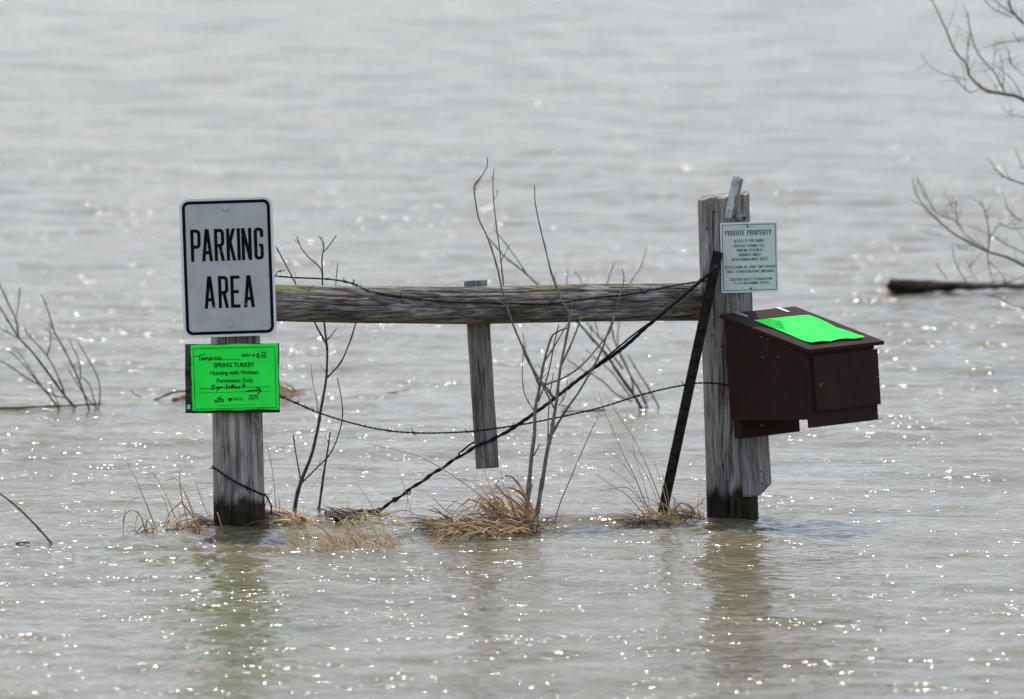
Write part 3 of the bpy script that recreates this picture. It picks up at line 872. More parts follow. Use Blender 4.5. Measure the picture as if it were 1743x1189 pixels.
# ------------------------------------------------------------------ backing board and green notice
YN = YL - 0.105
nbd = thing('backing_board', 'dark weathered plywood board behind the green notice on the left post', 'board', roll_frame(395.5, 643.5, YN, roll=0.5))
BW, BH = 159 * S, 117 * S
mb = plank_mesh(BW, 0.014, BH, 12, nx=24, nz=18, rough=0.0010)
mb.v = [(x, y, z - BH / 2) for x, y, z in mb.v]
mb.build('panel', M['ply'], nbd, True)
sc_ = MB().box(-.0752 * 2 + .003, -.0752 * 2 + .014, -.0092, -.0082, -.0975, -.083)
tag(sc_.build('paper_scrap', M['teal'], nbd), 'torn teal paper scrap at the lower left corner')
PW, PH = 147 * S, 112 * S
def psurf(x, z):
    return -0.0030 * abs(math.sin(x * 17 + z * 9 + .4)) ** 6 - 0.0024 * math.sin(x * 38 + 1) * math.sin(z * 30 + .5) - 0.0012 * math.sin(z * 70 + x * 25) * (abs(x) / (PW / 2)) ** 3 - 0.004 * (max(0, -z / (PH / 2))) ** 4 * (0.6 + 0.5 * math.sin(x * 60)) - .003 * max(0, z / (PH / 2)) ** 8
gn = thing('green_notice', 'bright green SPRING TURKEY hunting notice stapled below the parking sign', 'notice', roll_frame(400, 641.5, YN - 0.0145, roll=1.3))
mb = MB()
nx_, nz_ = 40, 30
for j in range(nz_ + 1):
    for i in range(nx_ + 1):
        x = (i / nx_ - .5) * PW; z = (j / nz_ - .5) * PH
        ex = 1.0 + (0.006 * math.sin(z * 90) if abs(i / nx_ - .5) > .49 else 0)
        ez = 1.0 + (0.012 * math.sin(x * 55 + 1) if j in (0, nz_) else 0)
        mb.v.append((x * ex, psurf(x, z), z * ez))
for j in range(nz_):
    for i in range(nx_):
        a = j * (nx_ + 1) + i
        mb.f.append((a, a + 1, a + nx_ + 2, a + nx_ + 1))
pp = mb.build('paper', M['neon'], gn, True)
sm = pp.modifiers.new('thickness', 'SOLIDIFY'); sm.thickness = 0.0004; sm.offset = 1
# printed matter, measured in the enlarged view (7.925 times): pixel -> local metres
q_ = S / 7.925
def nx2(v): return (v - 791) * q_
def nz2(v, x=791): return (568 - v - (x - 791) * 0.022) * q_
ik = Ink(-0.0006, psurf)
def frame_line(x0, z0, x1, z1, w):
    n = 24
    ik.stroke([(x0 + (x1 - x0) * i / n, z0 + (z1 - z0) * i / n) for i in range(n + 1)], w)
fx0, fx1, fz0, fz1 = nx2(244), nx2(1334), nz2(985), nz2(172)
for a in ((fx0, fz0, fx1, fz0), (fx1, fz0, fx1, fz1), (fx1, fz1, fx0, fz1), (fx0, fz1, fx0, fz0)): frame_line(*a, 7 * q_)
ik.typed('BMA #', nx2(978), nz2(277), 180 * q_, 46 * q_, .02)
ik.typed('SPRING TURKEY', nx2(783), nz2(403), 545 * q_, 62 * q_, .028)
ik.typed('Hunting with Written', nx2(786), nz2(515), 645 * q_, 74 * q_, .022)
ik.typed('Permission Only', nx2(790), nz2(620), 488 * q_, 72 * q_, .022)
ik.typed('Contact:', nx2(378), nz2(708), 125 * q_, 26 * q_, .0)
frame_line(nx2(330), nz2(327), nx2(862), nz2(327), 6 * q_)
frame_line(nx2(1085), nz2(312), nx2(1220), nz2(312), 6 * q_)
frame_line(nx2(450), nz2(706), nx2(1262), nz2(706), 5 * q_)
frame_line(nx2(310), nz2(768), nx2(1266), nz2(768), 5 * q_)
# three small emblems along the foot
ik.typed('BLOCK', nx2(578), nz2(880), 130 * q_, 42 * q_, .05)
ik.poly([(nx2(a), nz2(c)) for a, c in ((545, 858), (558, 820), (570, 858))]); ik.poly([(nx2(a), nz2(c)) for a, c in ((575, 858), (590, 808), (606, 858))])
ik.poly([(nx2(a), nz2(c)) for a, c in ((560, 842), (600, 842), (600, 850), (560, 850))])
ik.poly([(nx2(a), nz2(c)) for a, c in ((692, 848), (742, 848), (740, 880), (716, 894), (694, 880))])
ik.typed('Montana Fish,', nx2(822), nz2(852), 135 * q_, 17 * q_, .03); ik.typed('Wildlife & Parks', nx2(826), nz2(873), 145 * q_, 17 * q_, .03)
ik.typed('NWTF', nx2(1032), nz2(862), 138 * q_, 42 * q_, .01)
ik.poly([(nx2(a), nz2(c)) for a, c in ((965, 822), (990, 812), (1010, 822), (1040, 812), (1090, 816), (1098, 826), (1040, 828), (1000, 832))])
ik.typed('This program funded by hunters and conservation partners', nx2(792), nz2(946), 500 * q_, 16 * q_, .012)
ik.build('print', 'ink', pp)
hk = Ink(-0.0010, psurf)
def hand(paths, w):
    for p in paths:
        hk.stroke([(nx2(a), nz2(c)) for a, c in smooth_path(p, 4)], w * q_)
hand([[(248, 280), (320, 268), (400, 250)], [(328, 272), (322, 300), (315, 335)], [(372, 296), (352, 296), (346, 314), (362, 322), (376, 304), (380, 322)],
      [(392, 298), (394, 320)], [(394, 304), (408, 296), (416, 308), (416, 320)], [(418, 304), (432, 296), (440, 308), (442, 322)],
      [(462, 300), (460, 325), (455, 352)], [(462, 304), (482, 294), (488, 310), (466, 320)], [(506, 298), (504, 318)], [(518, 276), (521, 278)],
      [(560, 298), (540, 296), (532, 312), (552, 322), (566, 314)], [(600, 298), (580, 298), (576, 316), (598, 322), (614, 308), (602, 296)]], 10)
hk.build('handwriting', 'hand', pp); hk = Ink(-0.0010, psurf)
hand([[(1120, 240), (1096, 270), (1090, 296), (1112, 302), (1126, 284), (1108, 274), (1094, 286)], [(1150, 262), (1172, 242), (1204, 246), (1202, 274), (1170, 294), (1154, 284), (1176, 278), (1216, 298)]], 10)
hk.build('handwriting', 'hand', pp); hk = Ink(-0.0010, psurf)
hand([[(524, 672), (490, 668), (478, 684), (510, 698), (496, 718), (452, 720)], [(534, 690), (532, 716)], [(540, 674), (542, 676)], [(572, 694), (552, 694), (550, 714), (572, 712), (572, 694), (562, 736), (536, 744)],
      [(586, 692), (586, 716)], [(586, 700), (604, 692), (612, 716)], [(626, 702), (642, 700)], [(660, 672), (690, 670)], [(676, 672), (672, 716)], [(652, 718), (690, 716)], [(700, 694), (700, 716)], [(700, 700), (714, 692), (720, 716)],
      [(744, 672), (738, 718)], [(744, 672), (776, 676), (746, 694), (778, 702), (738, 718)], [(800, 696), (784, 706), (798, 718), (814, 706), (800, 696)], [(826, 694), (856, 718)], [(860, 690), (824, 722)],
      [(884, 716), (904, 658), (922, 704)], [(890, 694), (924, 690)]], 11)
hk.build('handwriting', 'hand', pp); hk = Ink(-0.0010, psurf)
hand([[(922, 770), (1000, 754), (1130, 746)]], 16)
hand([[(1066, 706), (1100, 724), (1132, 746), (1112, 776), (1092, 800)]], 14)
hk.build('arrow', 'hand', pp)
for a, c, an in ((1225, 190, 10), (1288, 616, 25), (1260, 928, 5), (305, 622, -5), (290, 960, 30)):
    x, z = nx2(a), nz2(c)
    d = Vector((math.cos(R(an)), 0, -math.sin(R(an)))) * .0045
    c0 = Vector((x, psurf(x, z) - .0012, z))
    MB().tube([c0 - d + Vector((0, .002, 0)), c0 - d, c0 + d, c0 + d + Vector((0, .002, 0))], .0005, 5).build('staple', M['zinc'], gn)

# ------------------------------------------------------------------ private property sign
pv = thing('property_sign', 'small pale mint PRIVATE PROPERTY sign nailed to the right post', 'sign', roll_frame(1275.5, 437.5, YR - 0.0905, roll=1.3, yaw=3))
VW, VH = 97.5 * S, 120 * S
plate(VW, VH, 0.004, 0.0024).build('rim', M['privrim'], pv, bevel=0.0005)
p_ = plate(VW - .0085, VH - .0095, 0.002, 0.0004)
p_.v = [(x, y - .0004, z) for x, y, z in p_.v]
p_.build('face', M['priv'], pv)
ring(VW - .0115, VH - .0135, 0.001, 0.0016, -0.0009).build('border', M['serif'], pv)
e_ = S / 4.955
def vx(v): return (v - 573) * e_
def vz(v): return (781 - v) * e_
ink = Ink(-0.0009)
for txt, xa, xb, zc0, hh_, tt in (('PRIVATE PROPERTY', 372, 764, 572, 42, 6.2), ('ACCESS TO THIS RANCH', 446, 697, 640, 24, 3.0), ('PROPERTY DURING FALL', 442, 704, 682, 24, 3.0), ('HUNTING SEASON IS', 467, 685, 720, 24, 3.0),
                                  ('MANAGED UNDER', 484, 672, 758, 24, 3.0), ('BLOCK MANAGEMENT RULES.', 424, 736, 797, 24, 3.0), ('ACCESS DURING ALL OTHER TIMES REQUIRES', 364, 800, 862, 22, 2.7),
                                  ('DIRECT PERMISSION FROM LANDOWNER.', 380, 786, 900, 22, 2.7), ('VIOLATORS SUBJECT TO PROSECUTION', 406, 762, 966, 22, 2.7), ('45-6-203 MCA CRIMINAL TRESPASS', 436, 735, 998, 20, 2.5)):
    ink.text(txt, vx(xa), vx(xb), vz(zc0) - hh_ / 2 * e_, hh_ * e_, tt * e_, serif=True)
ink.build('lettering', 'serif', pv)
for x, z in ((vx(563), vz(518)), (vx(580), vz(1045))): bolt(pv, x, z, .0022, 'rust', -.0008)

# ------------------------------------------------------------------ lath and stub on top of the right post
b0, b1 = W(1238.5, 371, YR - .098), W(1254, 299, YR - .098)
lt = thing('lath', 'narrow pale peeling lath leaning at the top of the right post', 'lath', lean_frame(b0, b1))
LL = (b1 - b0).length
mb = plank_mesh(12 * S, .008, LL, 31, nx=4, nz=14, rough=.0012)
mb.build('face_strip', M['pale'], lt, True)
mb = plank_mesh(5.2 * S, .026, LL * .93, 33, nx=2, nz=12, rough=.0014)
mb.v = [(x + 9.6 * S, y + .012, z + LL * .03) for x, y, z in mb.v]
mb.build('side_strip', M['plank'], lt, True)
st = thing('wooden_peg', 'stubby broken wooden peg beside the lath on the right post', 'peg', roll_frame(1258, 368, YR - .085, roll=-32))
mb = log_mesh(-.014, .018, .0105, 16, 8, 44)
mb.v = [(z, y * .8, x) for x, y, z in mb.v]; mb.f = [q[::-1] for q in mb.f]
mb.build('stub', M['plank'], st, True)
bolt(st, .016, .004, .0045, 'rust', -.006)

# ------------------------------------------------------------------ sign-in box: an own tilted frame fitted to its three edges
ua = (RIGHT * .683 + UP * .074 + FWD * .727).normalized()          # along the front, to the right and away
va = (RIGHT * .7276 + UP * .0164 - FWD * .686)
va = (va - ua * va.dot(ua)).normalized()                           # out of the front, to the right and nearer
wa = ua.cross(-va)                                                 # up
YB = YR - 0.180
org = W(1243.5, 716, YB)                                           # lower rear left corner
bx = thing('sign_in_box', 'dark brown wooden box with sloping lid and small door on the right post', 'box', axes_frame(org, ua, -va, wa))
# local: x along the front, -y towards the front, z up
T_ = 0.013
U, V, HB = 175.0 * S, 182.8 * S - T_ - .003, 173.5 * S
drop = V * math.tan(R(17.8))
def slab(pts, off):
    """prism from a polygon (list of 3-D points) and an offset vector"""
    n = len(pts)
    a = [Vector(p) for p in pts]; c = [p + Vector(off) for p in a]
    return MB().add(a + c, [tuple(range(n))[::-1], tuple(range(n, 2 * n))] + [(i, (i + 1) % n, n + (i + 1) % n, n + i) for i in range(n)])
side = [(0, 0, 0), (0, -V, 0), (0, -V, HB - drop), (0, 0, HB)]
def fixn(o):
    import bmesh
    bm = bmesh.new(); bm.from_mesh(o.data); bmesh.ops.recalc_face_normals(bm, faces=bm.faces); bm.to_mesh(o.data); bm.free()
    return o
fixn(slab(side, (T_, 0, 0)).build('side_panel', M['box'], bx, bevel=.0012))
fixn(slab([(U - T_, p[1], p[2]) for p in side], (T_, 0, 0)).build('side_panel', M['box'], bx, bevel=.0012))
fixn(MB().box(T_ + .0005, U - T_ - .0005, -T_, -.0004, 0.002, HB - .004).build('back_panel', M['box'], bx))
fixn(MB().box(T_ + .0005, U - T_ - .0005, -V + T_, -T_ - .001, 0.004, .016).build('floor_panel', M['box'], bx))
LOWF = 14 * S
fixn(MB().box(-.001, U - .001, -V - T_, -V - .0005, -LOWF, HB - drop - .006).build('front_panel', M['box'], bx, bevel=.0012))
dr = fixn(MB().box(.022, U + .002, -V - T_ - .013, -V - T_ - .001, .024, HB - drop - .022).build('door', M['box'], bx, bevel=.0014))
yd = -V - T_ - .013
MB().tube([(.034, yd + .001, .105), (.034, yd - .008, .105), (.036, yd - .010, .112), (.043, yd - .008, .113)], .0016, 6).build('hook', M['brass'], dr, True)
MB().tube([(U - .010, yd + .001, .112), (U - .008, yd - .004, .114)], .002, 6).build('screw', M['brass'], dr, True)
MB().tube([(U - .030, yd - .0015, HB - drop - .020), (U + .004, yd - .0015, HB - drop - .0195)], .0012, 5).build('hinge_pin', M['brass'], dr, True)
# lid
sl = R(17.8)
LT = .0125
lid_len = 208 * S
def lidp(x, d, up):
    """point on the lid: x along, d down the slope from its rear edge, up off its underside"""
    y0, z0 = .014, HB + .014 * math.tan(sl) + .001
    return (x, y0 - d * math.cos(sl) - up * math.sin(sl), z0 - d * math.sin(sl) + up * math.cos(sl))
x0l, x1l = -.010, U + .028
lv = [lidp(a, d, u_) for u_ in (0, LT) for a, d in ((x0l, 0), (x1l, 0), (x1l, lid_len), (x0l, lid_len))]
lid = fixn(MB().add(lv, [(0, 1, 2, 3), (7, 6, 5, 4), (0, 4, 5, 1), (1, 5, 6, 2), (2, 6, 7, 3), (3, 7, 4, 0)]).build('lid', M['box'], bx, bevel=.0014))
for xa in (.055, U - .075):
    v = [lidp(xa + a, d, LT + u_) for u_ in (.0006, .003) for a, d in ((0, -.001), (.024, -.001), (.020, .052), (.006, .052))]
    fixn(MB().add(v, [(0, 1, 2, 3), (7, 6, 5, 4), (0, 4, 5, 1), (1, 5, 6, 2), (2, 6, 7, 3), (3, 7, 4, 0)]).build('hinge', M['alu'], lid))
for a, c in ((.10, .075), (.17, .075), (.06, .21), (.12, .20)):
    pass
for yy, zz in ((-.158, HB - drop * .45 - .012), (-.185, HB - drop * .53 - .012), (-.16, HB * .62), (-.225, HB * .62)):
    MB().tube([(.001, yy, zz), (-.0016, yy, zz)], .0018, 6).build('nail_head', M['zinc'], bx)
# cleat that carries the box from below
cl = fixn(MB().box(.010, .010 + 151 * S, -.034, -.004, -31 * S, -.001).build('cleat', M['box'], bx, bevel=.001))
MB().tube([(.11, -.033, -.024), (.11, -.0355, -.024)], .0022, 6).build('nail_head', M['zinc'], cl)
# green sheet on the lid
gs = thing('green_sheet', 'bright green printed sheet lying on the sloping lid of the brown box', 'notice', axes_frame(org, ua, -va, wa))
SX0, SX1, SD0, SD1 = .052, .052 + .252, .095, .095 + .262
def lsurf(s_, t_):
    lift = .0012 + .006 * max(0, (t_ - .8) / .2) ** 2 * (.4 + .6 * abs(math.sin(s_ * 7 + .6))) + .004 * max(0, (s_ - .85) / .15) ** 2 * abs(math.sin(t_ * 6)) + .0014 * math.sin(s_ * 9) * math.sin(t_ * 7 + 1) + .0014 + .0012 * abs(math.sin(s_ * 4.2 + t_ * 2 + .5)) ** 8
    return lift
mb = MB()
NS = 30
def sheetp(s_, t_, up=0.0):
    x = SX0 + (SX1 - SX0) * s_ + .010 * (0.5 - t_)
    d = SD0 + (SD1 - SD0) * t_ + .006 * (s_ - .5) + (.004 * math.sin(s_ * 8) if t_ in (0, 1) else 0)
    return lidp(x, d, LT + lsurf(s_, t_) + up)
for j in range(NS + 1):
    for i in range(NS + 1):
        mb.v.append(sheetp(i / NS, j / NS))
for j in range(NS):
    for i in range(NS):
        a = j * (NS + 1) + i
        mb.f.append((a, a + NS + 1, a + NS + 2, a + 1))
sh = mb.build('paper', M['neon'], gs, True)
mb = MB()
rnd = random.Random(4)
def word(s0, s1, t0, t1):
    mb.add([sheetp(s0, t0, .0004), sheetp(s1, t0, .0004), sheetp(s1, t1, .0004), sheetp(s0, t1, .0004)], [(0, 3, 2, 1)])
for k, (a, c) in enumerate(((.28, .72), (.16, .86), (.14, .88), (.18, .84), (.14, .86), (.2, .8), (.3, .7))):
    t0 = .14 + k * .095
    s0 = a
    while s0 < c:
        L_ = rnd.uniform(.02, .075)
        word(s0, min(s0 + L_, c), t0, t0 + .020)
        s0 += L_ + .014
for a, wd in ((.22, .10), (.38, .05), (.48, .16), (.72, .11)):
    for r_ in range(3):
        word(a + .01 * r_, a + wd - .012 * (2 - r_), .83 + .025 * r_, .847 + .025 * r_)
mb.build('print', M['greyink'], sh)

# pale plank between post and box, cut at an angle below
pl = thing('mounting_plank', 'pale grey plank with a slanted lower end beneath the brown box', 'plank', axes_frame(W(1289.5, 843, YR - .060), ua, -va, wa))
mb = plank_mesh(62 * S, .022, 0.40, 51, nx=8, nz=40, rough=.0009, cut=lambda x: .0 if x < .002 else (x - .002) * .62)
mb.build('board', M['plank'], pl, True)
for x, z in ((.010, .078), (.012, .036)):
    MB().tube([(x, -.0115, z), (x, -.0128, z)], .0032, 7).build('nail_hole', M['hole'], pl)

# ------------------------------------------------------------------ steel T post leaning on the right post
t0_, t1_ = W(1126, 880, YR - .145), W(1222.5, 428, YR - .118)
z_ = (t1_ - t0_).normalized()
t0_ = t0_ - z_ * .3
LT_ = (t1_ - t0_).length
tp = thing('steel_stake', 'rusty dark steel T-section stake leaning against the right post', 'stake', lean_frame(t0_, t1_) @ Matrix.Rotation(R(-28), 4, 'Z'))
fixn(MB().box(-.0175, .0175, -.002, .002, 0, LT_).build('flange', M['rust'], tp, bevel=.0008))
fixn(MB().box(-.002, .002, .0022, .034, 0, LT_ - .002).build('web', M['rust'], tp, bevel=.0008))
for k in range(int((LT_ - .34) / .052)):
    z0 = .35 + k * .052
    v = [(-.007, -.002, z0), (.007, -.002, z0), (.006, -.0085, z0 + .004), (-.006, -.0085, z0 + .004), (-.007, -.002, z0 + .016), (.007, -.002, z0 + .016)]
    fixn(MB().add(v, [(0, 1, 2, 3), (3, 2, 5, 4), (0, 3, 4), (1, 5, 2), (0, 4, 5, 1)]).build('stud', M['rust'], tp))

# ------------------------------------------------------------------ wires
def resample(P, step):
    P = [Vector(p) for p in P]
    d = [0.0]
    for a, c in zip(P, P[1:]): d.append(d[-1] + (c - a).length)
    n = max(2, int(d[-1] / step))
    out = []
    k = 0
    for i in range(n + 1):
        t = d[-1] * i / n
        while k < len(d) - 2 and d[k + 1] < t: k += 1
        u_ = (t - d[k]) / max(1e-9, d[k + 1] - d[k])
        out.append(P[k].lerp(P[k + 1], u_))
    return out
def strands(P, rad, off, pitch, n=2, sides=5, step=0.006, jit=0.0, seed=0):
    Q = resample(P, step)
    rnd = random.Random(seed)
    out = []
    for s_ in range(n):
        path = []
        for i, p in enumerate(Q):
            t = (Q[min(i + 1, len(Q) - 1)] - Q[max(i - 1, 0)]).normalized()
            a = t.orthogonal().normalized(); b_ = t.cross(a)
            ph = 2 * PI * (i * step / pitch + s_ / n)
            path.append(p + (a * math.cos(ph) + b_ * math.sin(ph)) * off * (1 + jit * rnd.uniform(-1, 1)))
        out.append(path)
    return out, Q
def barb(parent, p, t, size, rnd):
    t = t.normalized(); a = t.orthogonal().normalized(); b_ = t.cross(a)
    mb = MB()
    coil = []
    for i in range(15):
        ph = 2 * PI * i / 7
        coil.append(p + t * (i / 14 - .5) * size * .55 + (a * math.cos(ph) + b_ * math.sin(ph)) * size * .27)
    ang = rnd.uniform(0, 2 * PI)
    e0 = coil[0] + (a * math.cos(ang) + b_ * math.sin(ang)) * size * .9 - t * size * .2
    e1 = coil[-1] - (a * math.cos(ang) + b_ * math.sin(ang)) * size * .9 + t * size * .2
    mb.tube([e0] + coil + [e1], size * .13, 4)
    return mb.build('barb', M['wire'], parent)
def barbed(name, label, pts, barbs, rad=1.0, off=0.75, group=None, seed=1, size=0.0115):
    P = [Vector(q) for q in smooth_path([tuple(p) for p in pts], 8)]
    o0 = P[0].copy()
    P = [p - o0 for p in P]
    t = thing(name, label, 'wire', Matrix.Translation(o0), group)
    ss, Q = strands(P, rad * S, off * S, 0.035)
    for path in ss: MB().tube(path, rad * S, 5).build('strand', M['wire'], t, True)
    rnd = random.Random(seed)
    for f in barbs:
        i = int(f * (len(Q) - 2))
        barb(t, Q[i], Q[i + 1] - Q[i], size * rnd.uniform(.85, 1.15), rnd)
    return t
YW = YRAIL - .075
# upper wire: leaves the sign, lies over the rail, rises to the right post
up = [W(466, 469, YL - .07), W(500, 472, YL - .05), W(560, 475, YRAIL - .03), W(596, 481, YRAIL - .035)]
up += [rail_pt(625, .62, .003), rail_pt(665, .40, .003), rail_pt(715, .26, .003), rail_pt(770, .17, .003), rail_pt(850, .12, .003), rail_pt(930, .05, .003), rail_pt(1010, .22, .003), rail_pt(1080, .36, .003), rail_pt(1135, .62, .003)]
up += [W(1175, 481, YR - .065), W(1206, 477, YR - .095)]
tw = barbed('barbed_wire', 'barbed wire draped across the front of the weathered rail', up, [.16, .2, .235, .34, .42, .48, .545, .66, .76, .86], group='barbed wires')
kn = [W(603 + 5 * math.cos(a), 482 + 2.5 * math.sin(a) + (a / 6), YRAIL - .045 - .004 * math.sin(a * 1.3)) for a in np.linspace(0, 26, 60)]
kn2 = [W(598 + i * 1.7, 481 + i * .62 + 1.6 * math.sin(i * 1.9), YRAIL - .055 + .004 * math.cos(i * 1.9)) for i in range(46)]
og = tw.location
MB().tube([p - og for p in kn2], 1.0 * S, 5).build('splice', M['wire'], tw, True)
MB().tube([W(601 + 2 * math.sin(k), 475 + k * 1.6, YRAIL - .05) - og for k in range(7)], 1.0 * S, 5).build('splice', M['wire'], tw, True)
# loose end by the sign
le = [(470, 470), (471, 464), (474, 461), (478, 463), (476, 459), (482, 461), (485, 458)]
lo = W(470, 470, YL - .065)
o = MB().tube([Vector(W(a, c, YL - .065)) - lo for a, c in smooth_path(le, 4)], .75 * S, 5).build('wire_end', M['wire'], None, True)
o.location = lo
tag(o, 'short curled wire end poking out beside the parking sign', 'wire')
# lower wire: sags from the notice to the right post
lw = [(472, 672), (505, 686), (545, 703), (600, 720), (650, 731), (700, 736), (750, 736.5), (800, 734), (850, 728), (900, 720), (960, 708), (1020, 694), (1080, 675), (1125, 663), (1165, 655), (1185, 652), (1215, 652), (1243, 656)]
def ylow(px): return YL - .03 + (px - 472) / 770 * (YR - .09 - YL + .03) - .05 * math.sin(PI * (px - 472) / 771)
barbed('barbed_wire', 'lower barbed wire sagging between the posts beneath the rail', [W(a, c, ylow(a)) for a, c in lw], [.045, .07, .085, .20, .255, .305, .42, .52, .63, .80, .905], group='barbed wires', seed=5)
# wire wound round the foot of the left post
def lpost(px, z, out=.003):
    c = bl + (tl - bl).normalized() * z
    x = (W(px, 800, YL).x - c.x)
    r_ = .0835 + out
    x = max(-r_, min(r_, x))
    return Vector((c.x + x, YL - math.sqrt(max(r_ * r_ - x * x, 0)), c.z))
wp = []
for px, py in ((363, 797), (372, 801), (390, 812), (410, 823), (430, 833), (446, 842), (452, 846)):
    wp.append(lpost(px, (W(px, py, YL - .07).z)))
wp = [lpost(364, W(364, 793, YL).z, .0) + Vector((0, .05, .002))] + wp + [W(458, 853, YL - .02), W(462, 862, YL - .02), W(461, 874, YL - .03)]
barbed('barbed_wire', 'short barbed wire wound slantwise round the foot of the left post', wp, [.15, .2, .5, .55, .82, .86], rad=1.15, off=.8, group='barbed wires', seed=9)
# twisted brace: heavy strands from the top of the stake down into the drift
yb1, yb0 = YR - .15, G(640, 876).y
brace = [(1206, 466), (1160, 505), (1105, 552), (1060, 592), (1000, 634), (940, 681), (888, 718), (850, 742), (806, 762), (740, 804), (690, 838), (655, 862), (630, 876)]
def ybr(px): return yb0 + (px - 630) / 576 * (yb1 - yb0)
bo = W(630, 876, yb0)
bt = thing('brace_wire', 'thick black twisted brace wire slanting from the right post into the water', 'wire', Matrix.Translation(bo))
P = [Vector(W(a, c, ybr(a) - .02 * math.sin(PI * (a - 630) / 576))) - bo for a, c in brace]
P = [Vector(q) for q in smooth_path([tuple(p) for p in P], 8)]
ss, Q = strands(P, 2.0 * S, 1.55 * S, 0.085, n=3, jit=.25, seed=3, step=.008)
for i, path in enumerate(ss[:2]): MB().tube(path, 1.9 * S, 6).build('strand', M['wire'], bt, True)
MB().tube(ss[2][:int(len(ss[2]) * .62)], 1.8 * S, 6).build('strand', M['wire'], bt, True)
up2 = [(1222, 452), (1180, 488), (1120, 538), (1080, 568), (1040, 601), (1005, 630)]
MB().tube([Vector(q) for q in smooth_path([tuple(Vector(W(a, c, ybr(a) - .03)) - bo) for a, c in up2], 8)], 1.7 * S, 6).build('strand', M['wire'], bt, True)
up3 = [(846, 738), (830, 744), (806, 753), (795, 760), (780, 773)]
MB().tube([Vector(q) for q in smooth_path([tuple(Vector(W(a, c, ybr(a) + .012)) - bo) for a, c in up3], 6)], 1.7 * S, 6).build('strand', M['wire'], bt, True)
for px, py in ((672, 850), (695, 837), (645, 868)):
    MB().tube([Vector(W(px + 5 * math.cos(k * .9) * .7, py + 4 * math.sin(k * .9), ybr(px) + .006 * math.cos(k))) - bo for k in range(18)], 1.3 * S, 5).build('wrap', M['wire'], bt, True)

# ------------------------------------------------------------------ shrubs and saplings
def stem_mesh(path, r0, r1, Yb_, rnd, wob=0.6, sway=0.0, sub=5, base=None, orig=None):
    """pixel polyline with its own depth and gentle sway in depth -> tube"""
    P = smooth_path(path, sub)
    n = len(P)
    out, rad = [], []
    ph, am = rnd.uniform(0, 6), sway
    for i, (a, c) in enumerate(P):
        t = i / (n - 1)
        Y = Yb_ + am * math.sin(t * 2.2 + ph) - am * math.sin(ph)
        p = W(a + rnd.uniform(-wob, wob) * .35, c + rnd.uniform(-wob, wob) * .35, Y)
        out.append(p - orig)
        nod = 1.0 + (0.28 if rnd.random() < .12 else 0)
        rad.append(max(.35, (r0 + (r1 - r0) * t ** .8)) * scl(Y) * nod)
    return MB().tube(out, rad, 6), out
def shrub(name, label, base, Yb_, stems, mat, seed, group=None, twigs=0.25, sway=0.03, wob=0.6, cat='shrub', twiglen=(9, 22), thin=1.0):
    """stems: (path, r0, r1[, depth offset]); every stem a part with small side shoots as sub-parts"""
    orig = W(base[0], base[1], Yb_)
    t = thing(name, label, cat, Matrix.Translation(orig), group)
    rnd = random.Random(seed)
    for it in stems:
        path, r0, r1 = it[:3]
        dy = it[3] if len(it) > 3 else rnd.uniform(-.4, .4) * sway
        mb, out = stem_mesh(path, r0 * thin, r1 * thin, Yb_ + dy, rnd, wob, sway, orig=orig)
        so = mb.build('stem', M[mat], t, True)
        # side shoots and buds
        for k in range(2, len(out) - 2):
            if rnd.random() < twigs * .45:
                p = out[k]; d = (out[k + 1] - out[k - 1]).normalized()
                sd = Vector((rnd.uniform(-1, 1), rnd.uniform(-1, 1), rnd.uniform(-.1, .8)))
                sd = (sd - d * sd.dot(d)).normalized()
                L_ = rnd.uniform(*twiglen) * S * (1 if rnd.random() < .5 else .35)
                q = [p, p + (d * .6 + sd * .55) * L_ * .5, p + (d * .85 + sd * .7) * L_]
                MB().tube(q, [.75 * S, .65 * S, .45 * S], 4).build('shoot', M[mat], so, True)
    return t
YSA = YRAIL + .22
shrub('sapling', 'thin bare sapling between the left post and the hanging board', (500, 888), YSA, [
    ([(499, 892), (504, 850), (512, 820), (520, 800), (532, 768), (541, 728), (547, 692), (555, 645), (557, 600), (553, 560), (549, 520), (549, 470), (548, 440), (551, 415), (542, 400)], 4.6, .9),
    ([(512, 820), (506, 785), (501, 755), (500, 738)], 1.7, 1.0), ([(514, 821), (538, 797), (562, 772), (576, 740), (583, 708), (581, 678), (574, 642)], 1.8, 1.0),
    ([(557, 642), (580, 616), (596, 580), (606, 546), (610, 515)], 2.0, 1.2), ([(556, 586), (545, 567), (533, 543), (514, 505), (500, 476), (485, 448), (470, 420)], 2.0, 1.2),
    ([(549, 492), (546, 458), (524, 436), (512, 420), (505, 402)], 1.5, .9), ([(555, 580), (566, 568), (573, 558)], 1.2, .8), ([(551, 428), (560, 418), (573, 399)], 1.3, .9),
    ([(570, 520), (572, 478), (575, 447)], 1.0, .8)], 'twigd', 3, twigs=.22, sway=.02, thin=.85)
shrub('sapling', 'single slim dark upright stem just right of the thin bare sapling', (541, 890), YSA + .03, [([(540, 893), (545, 850), (552, 800), (558, 765), (562, 735)], 2.6, 1.3)], 'twigd', 4, twigs=.2, sway=.01)
YC = YRAIL - .16
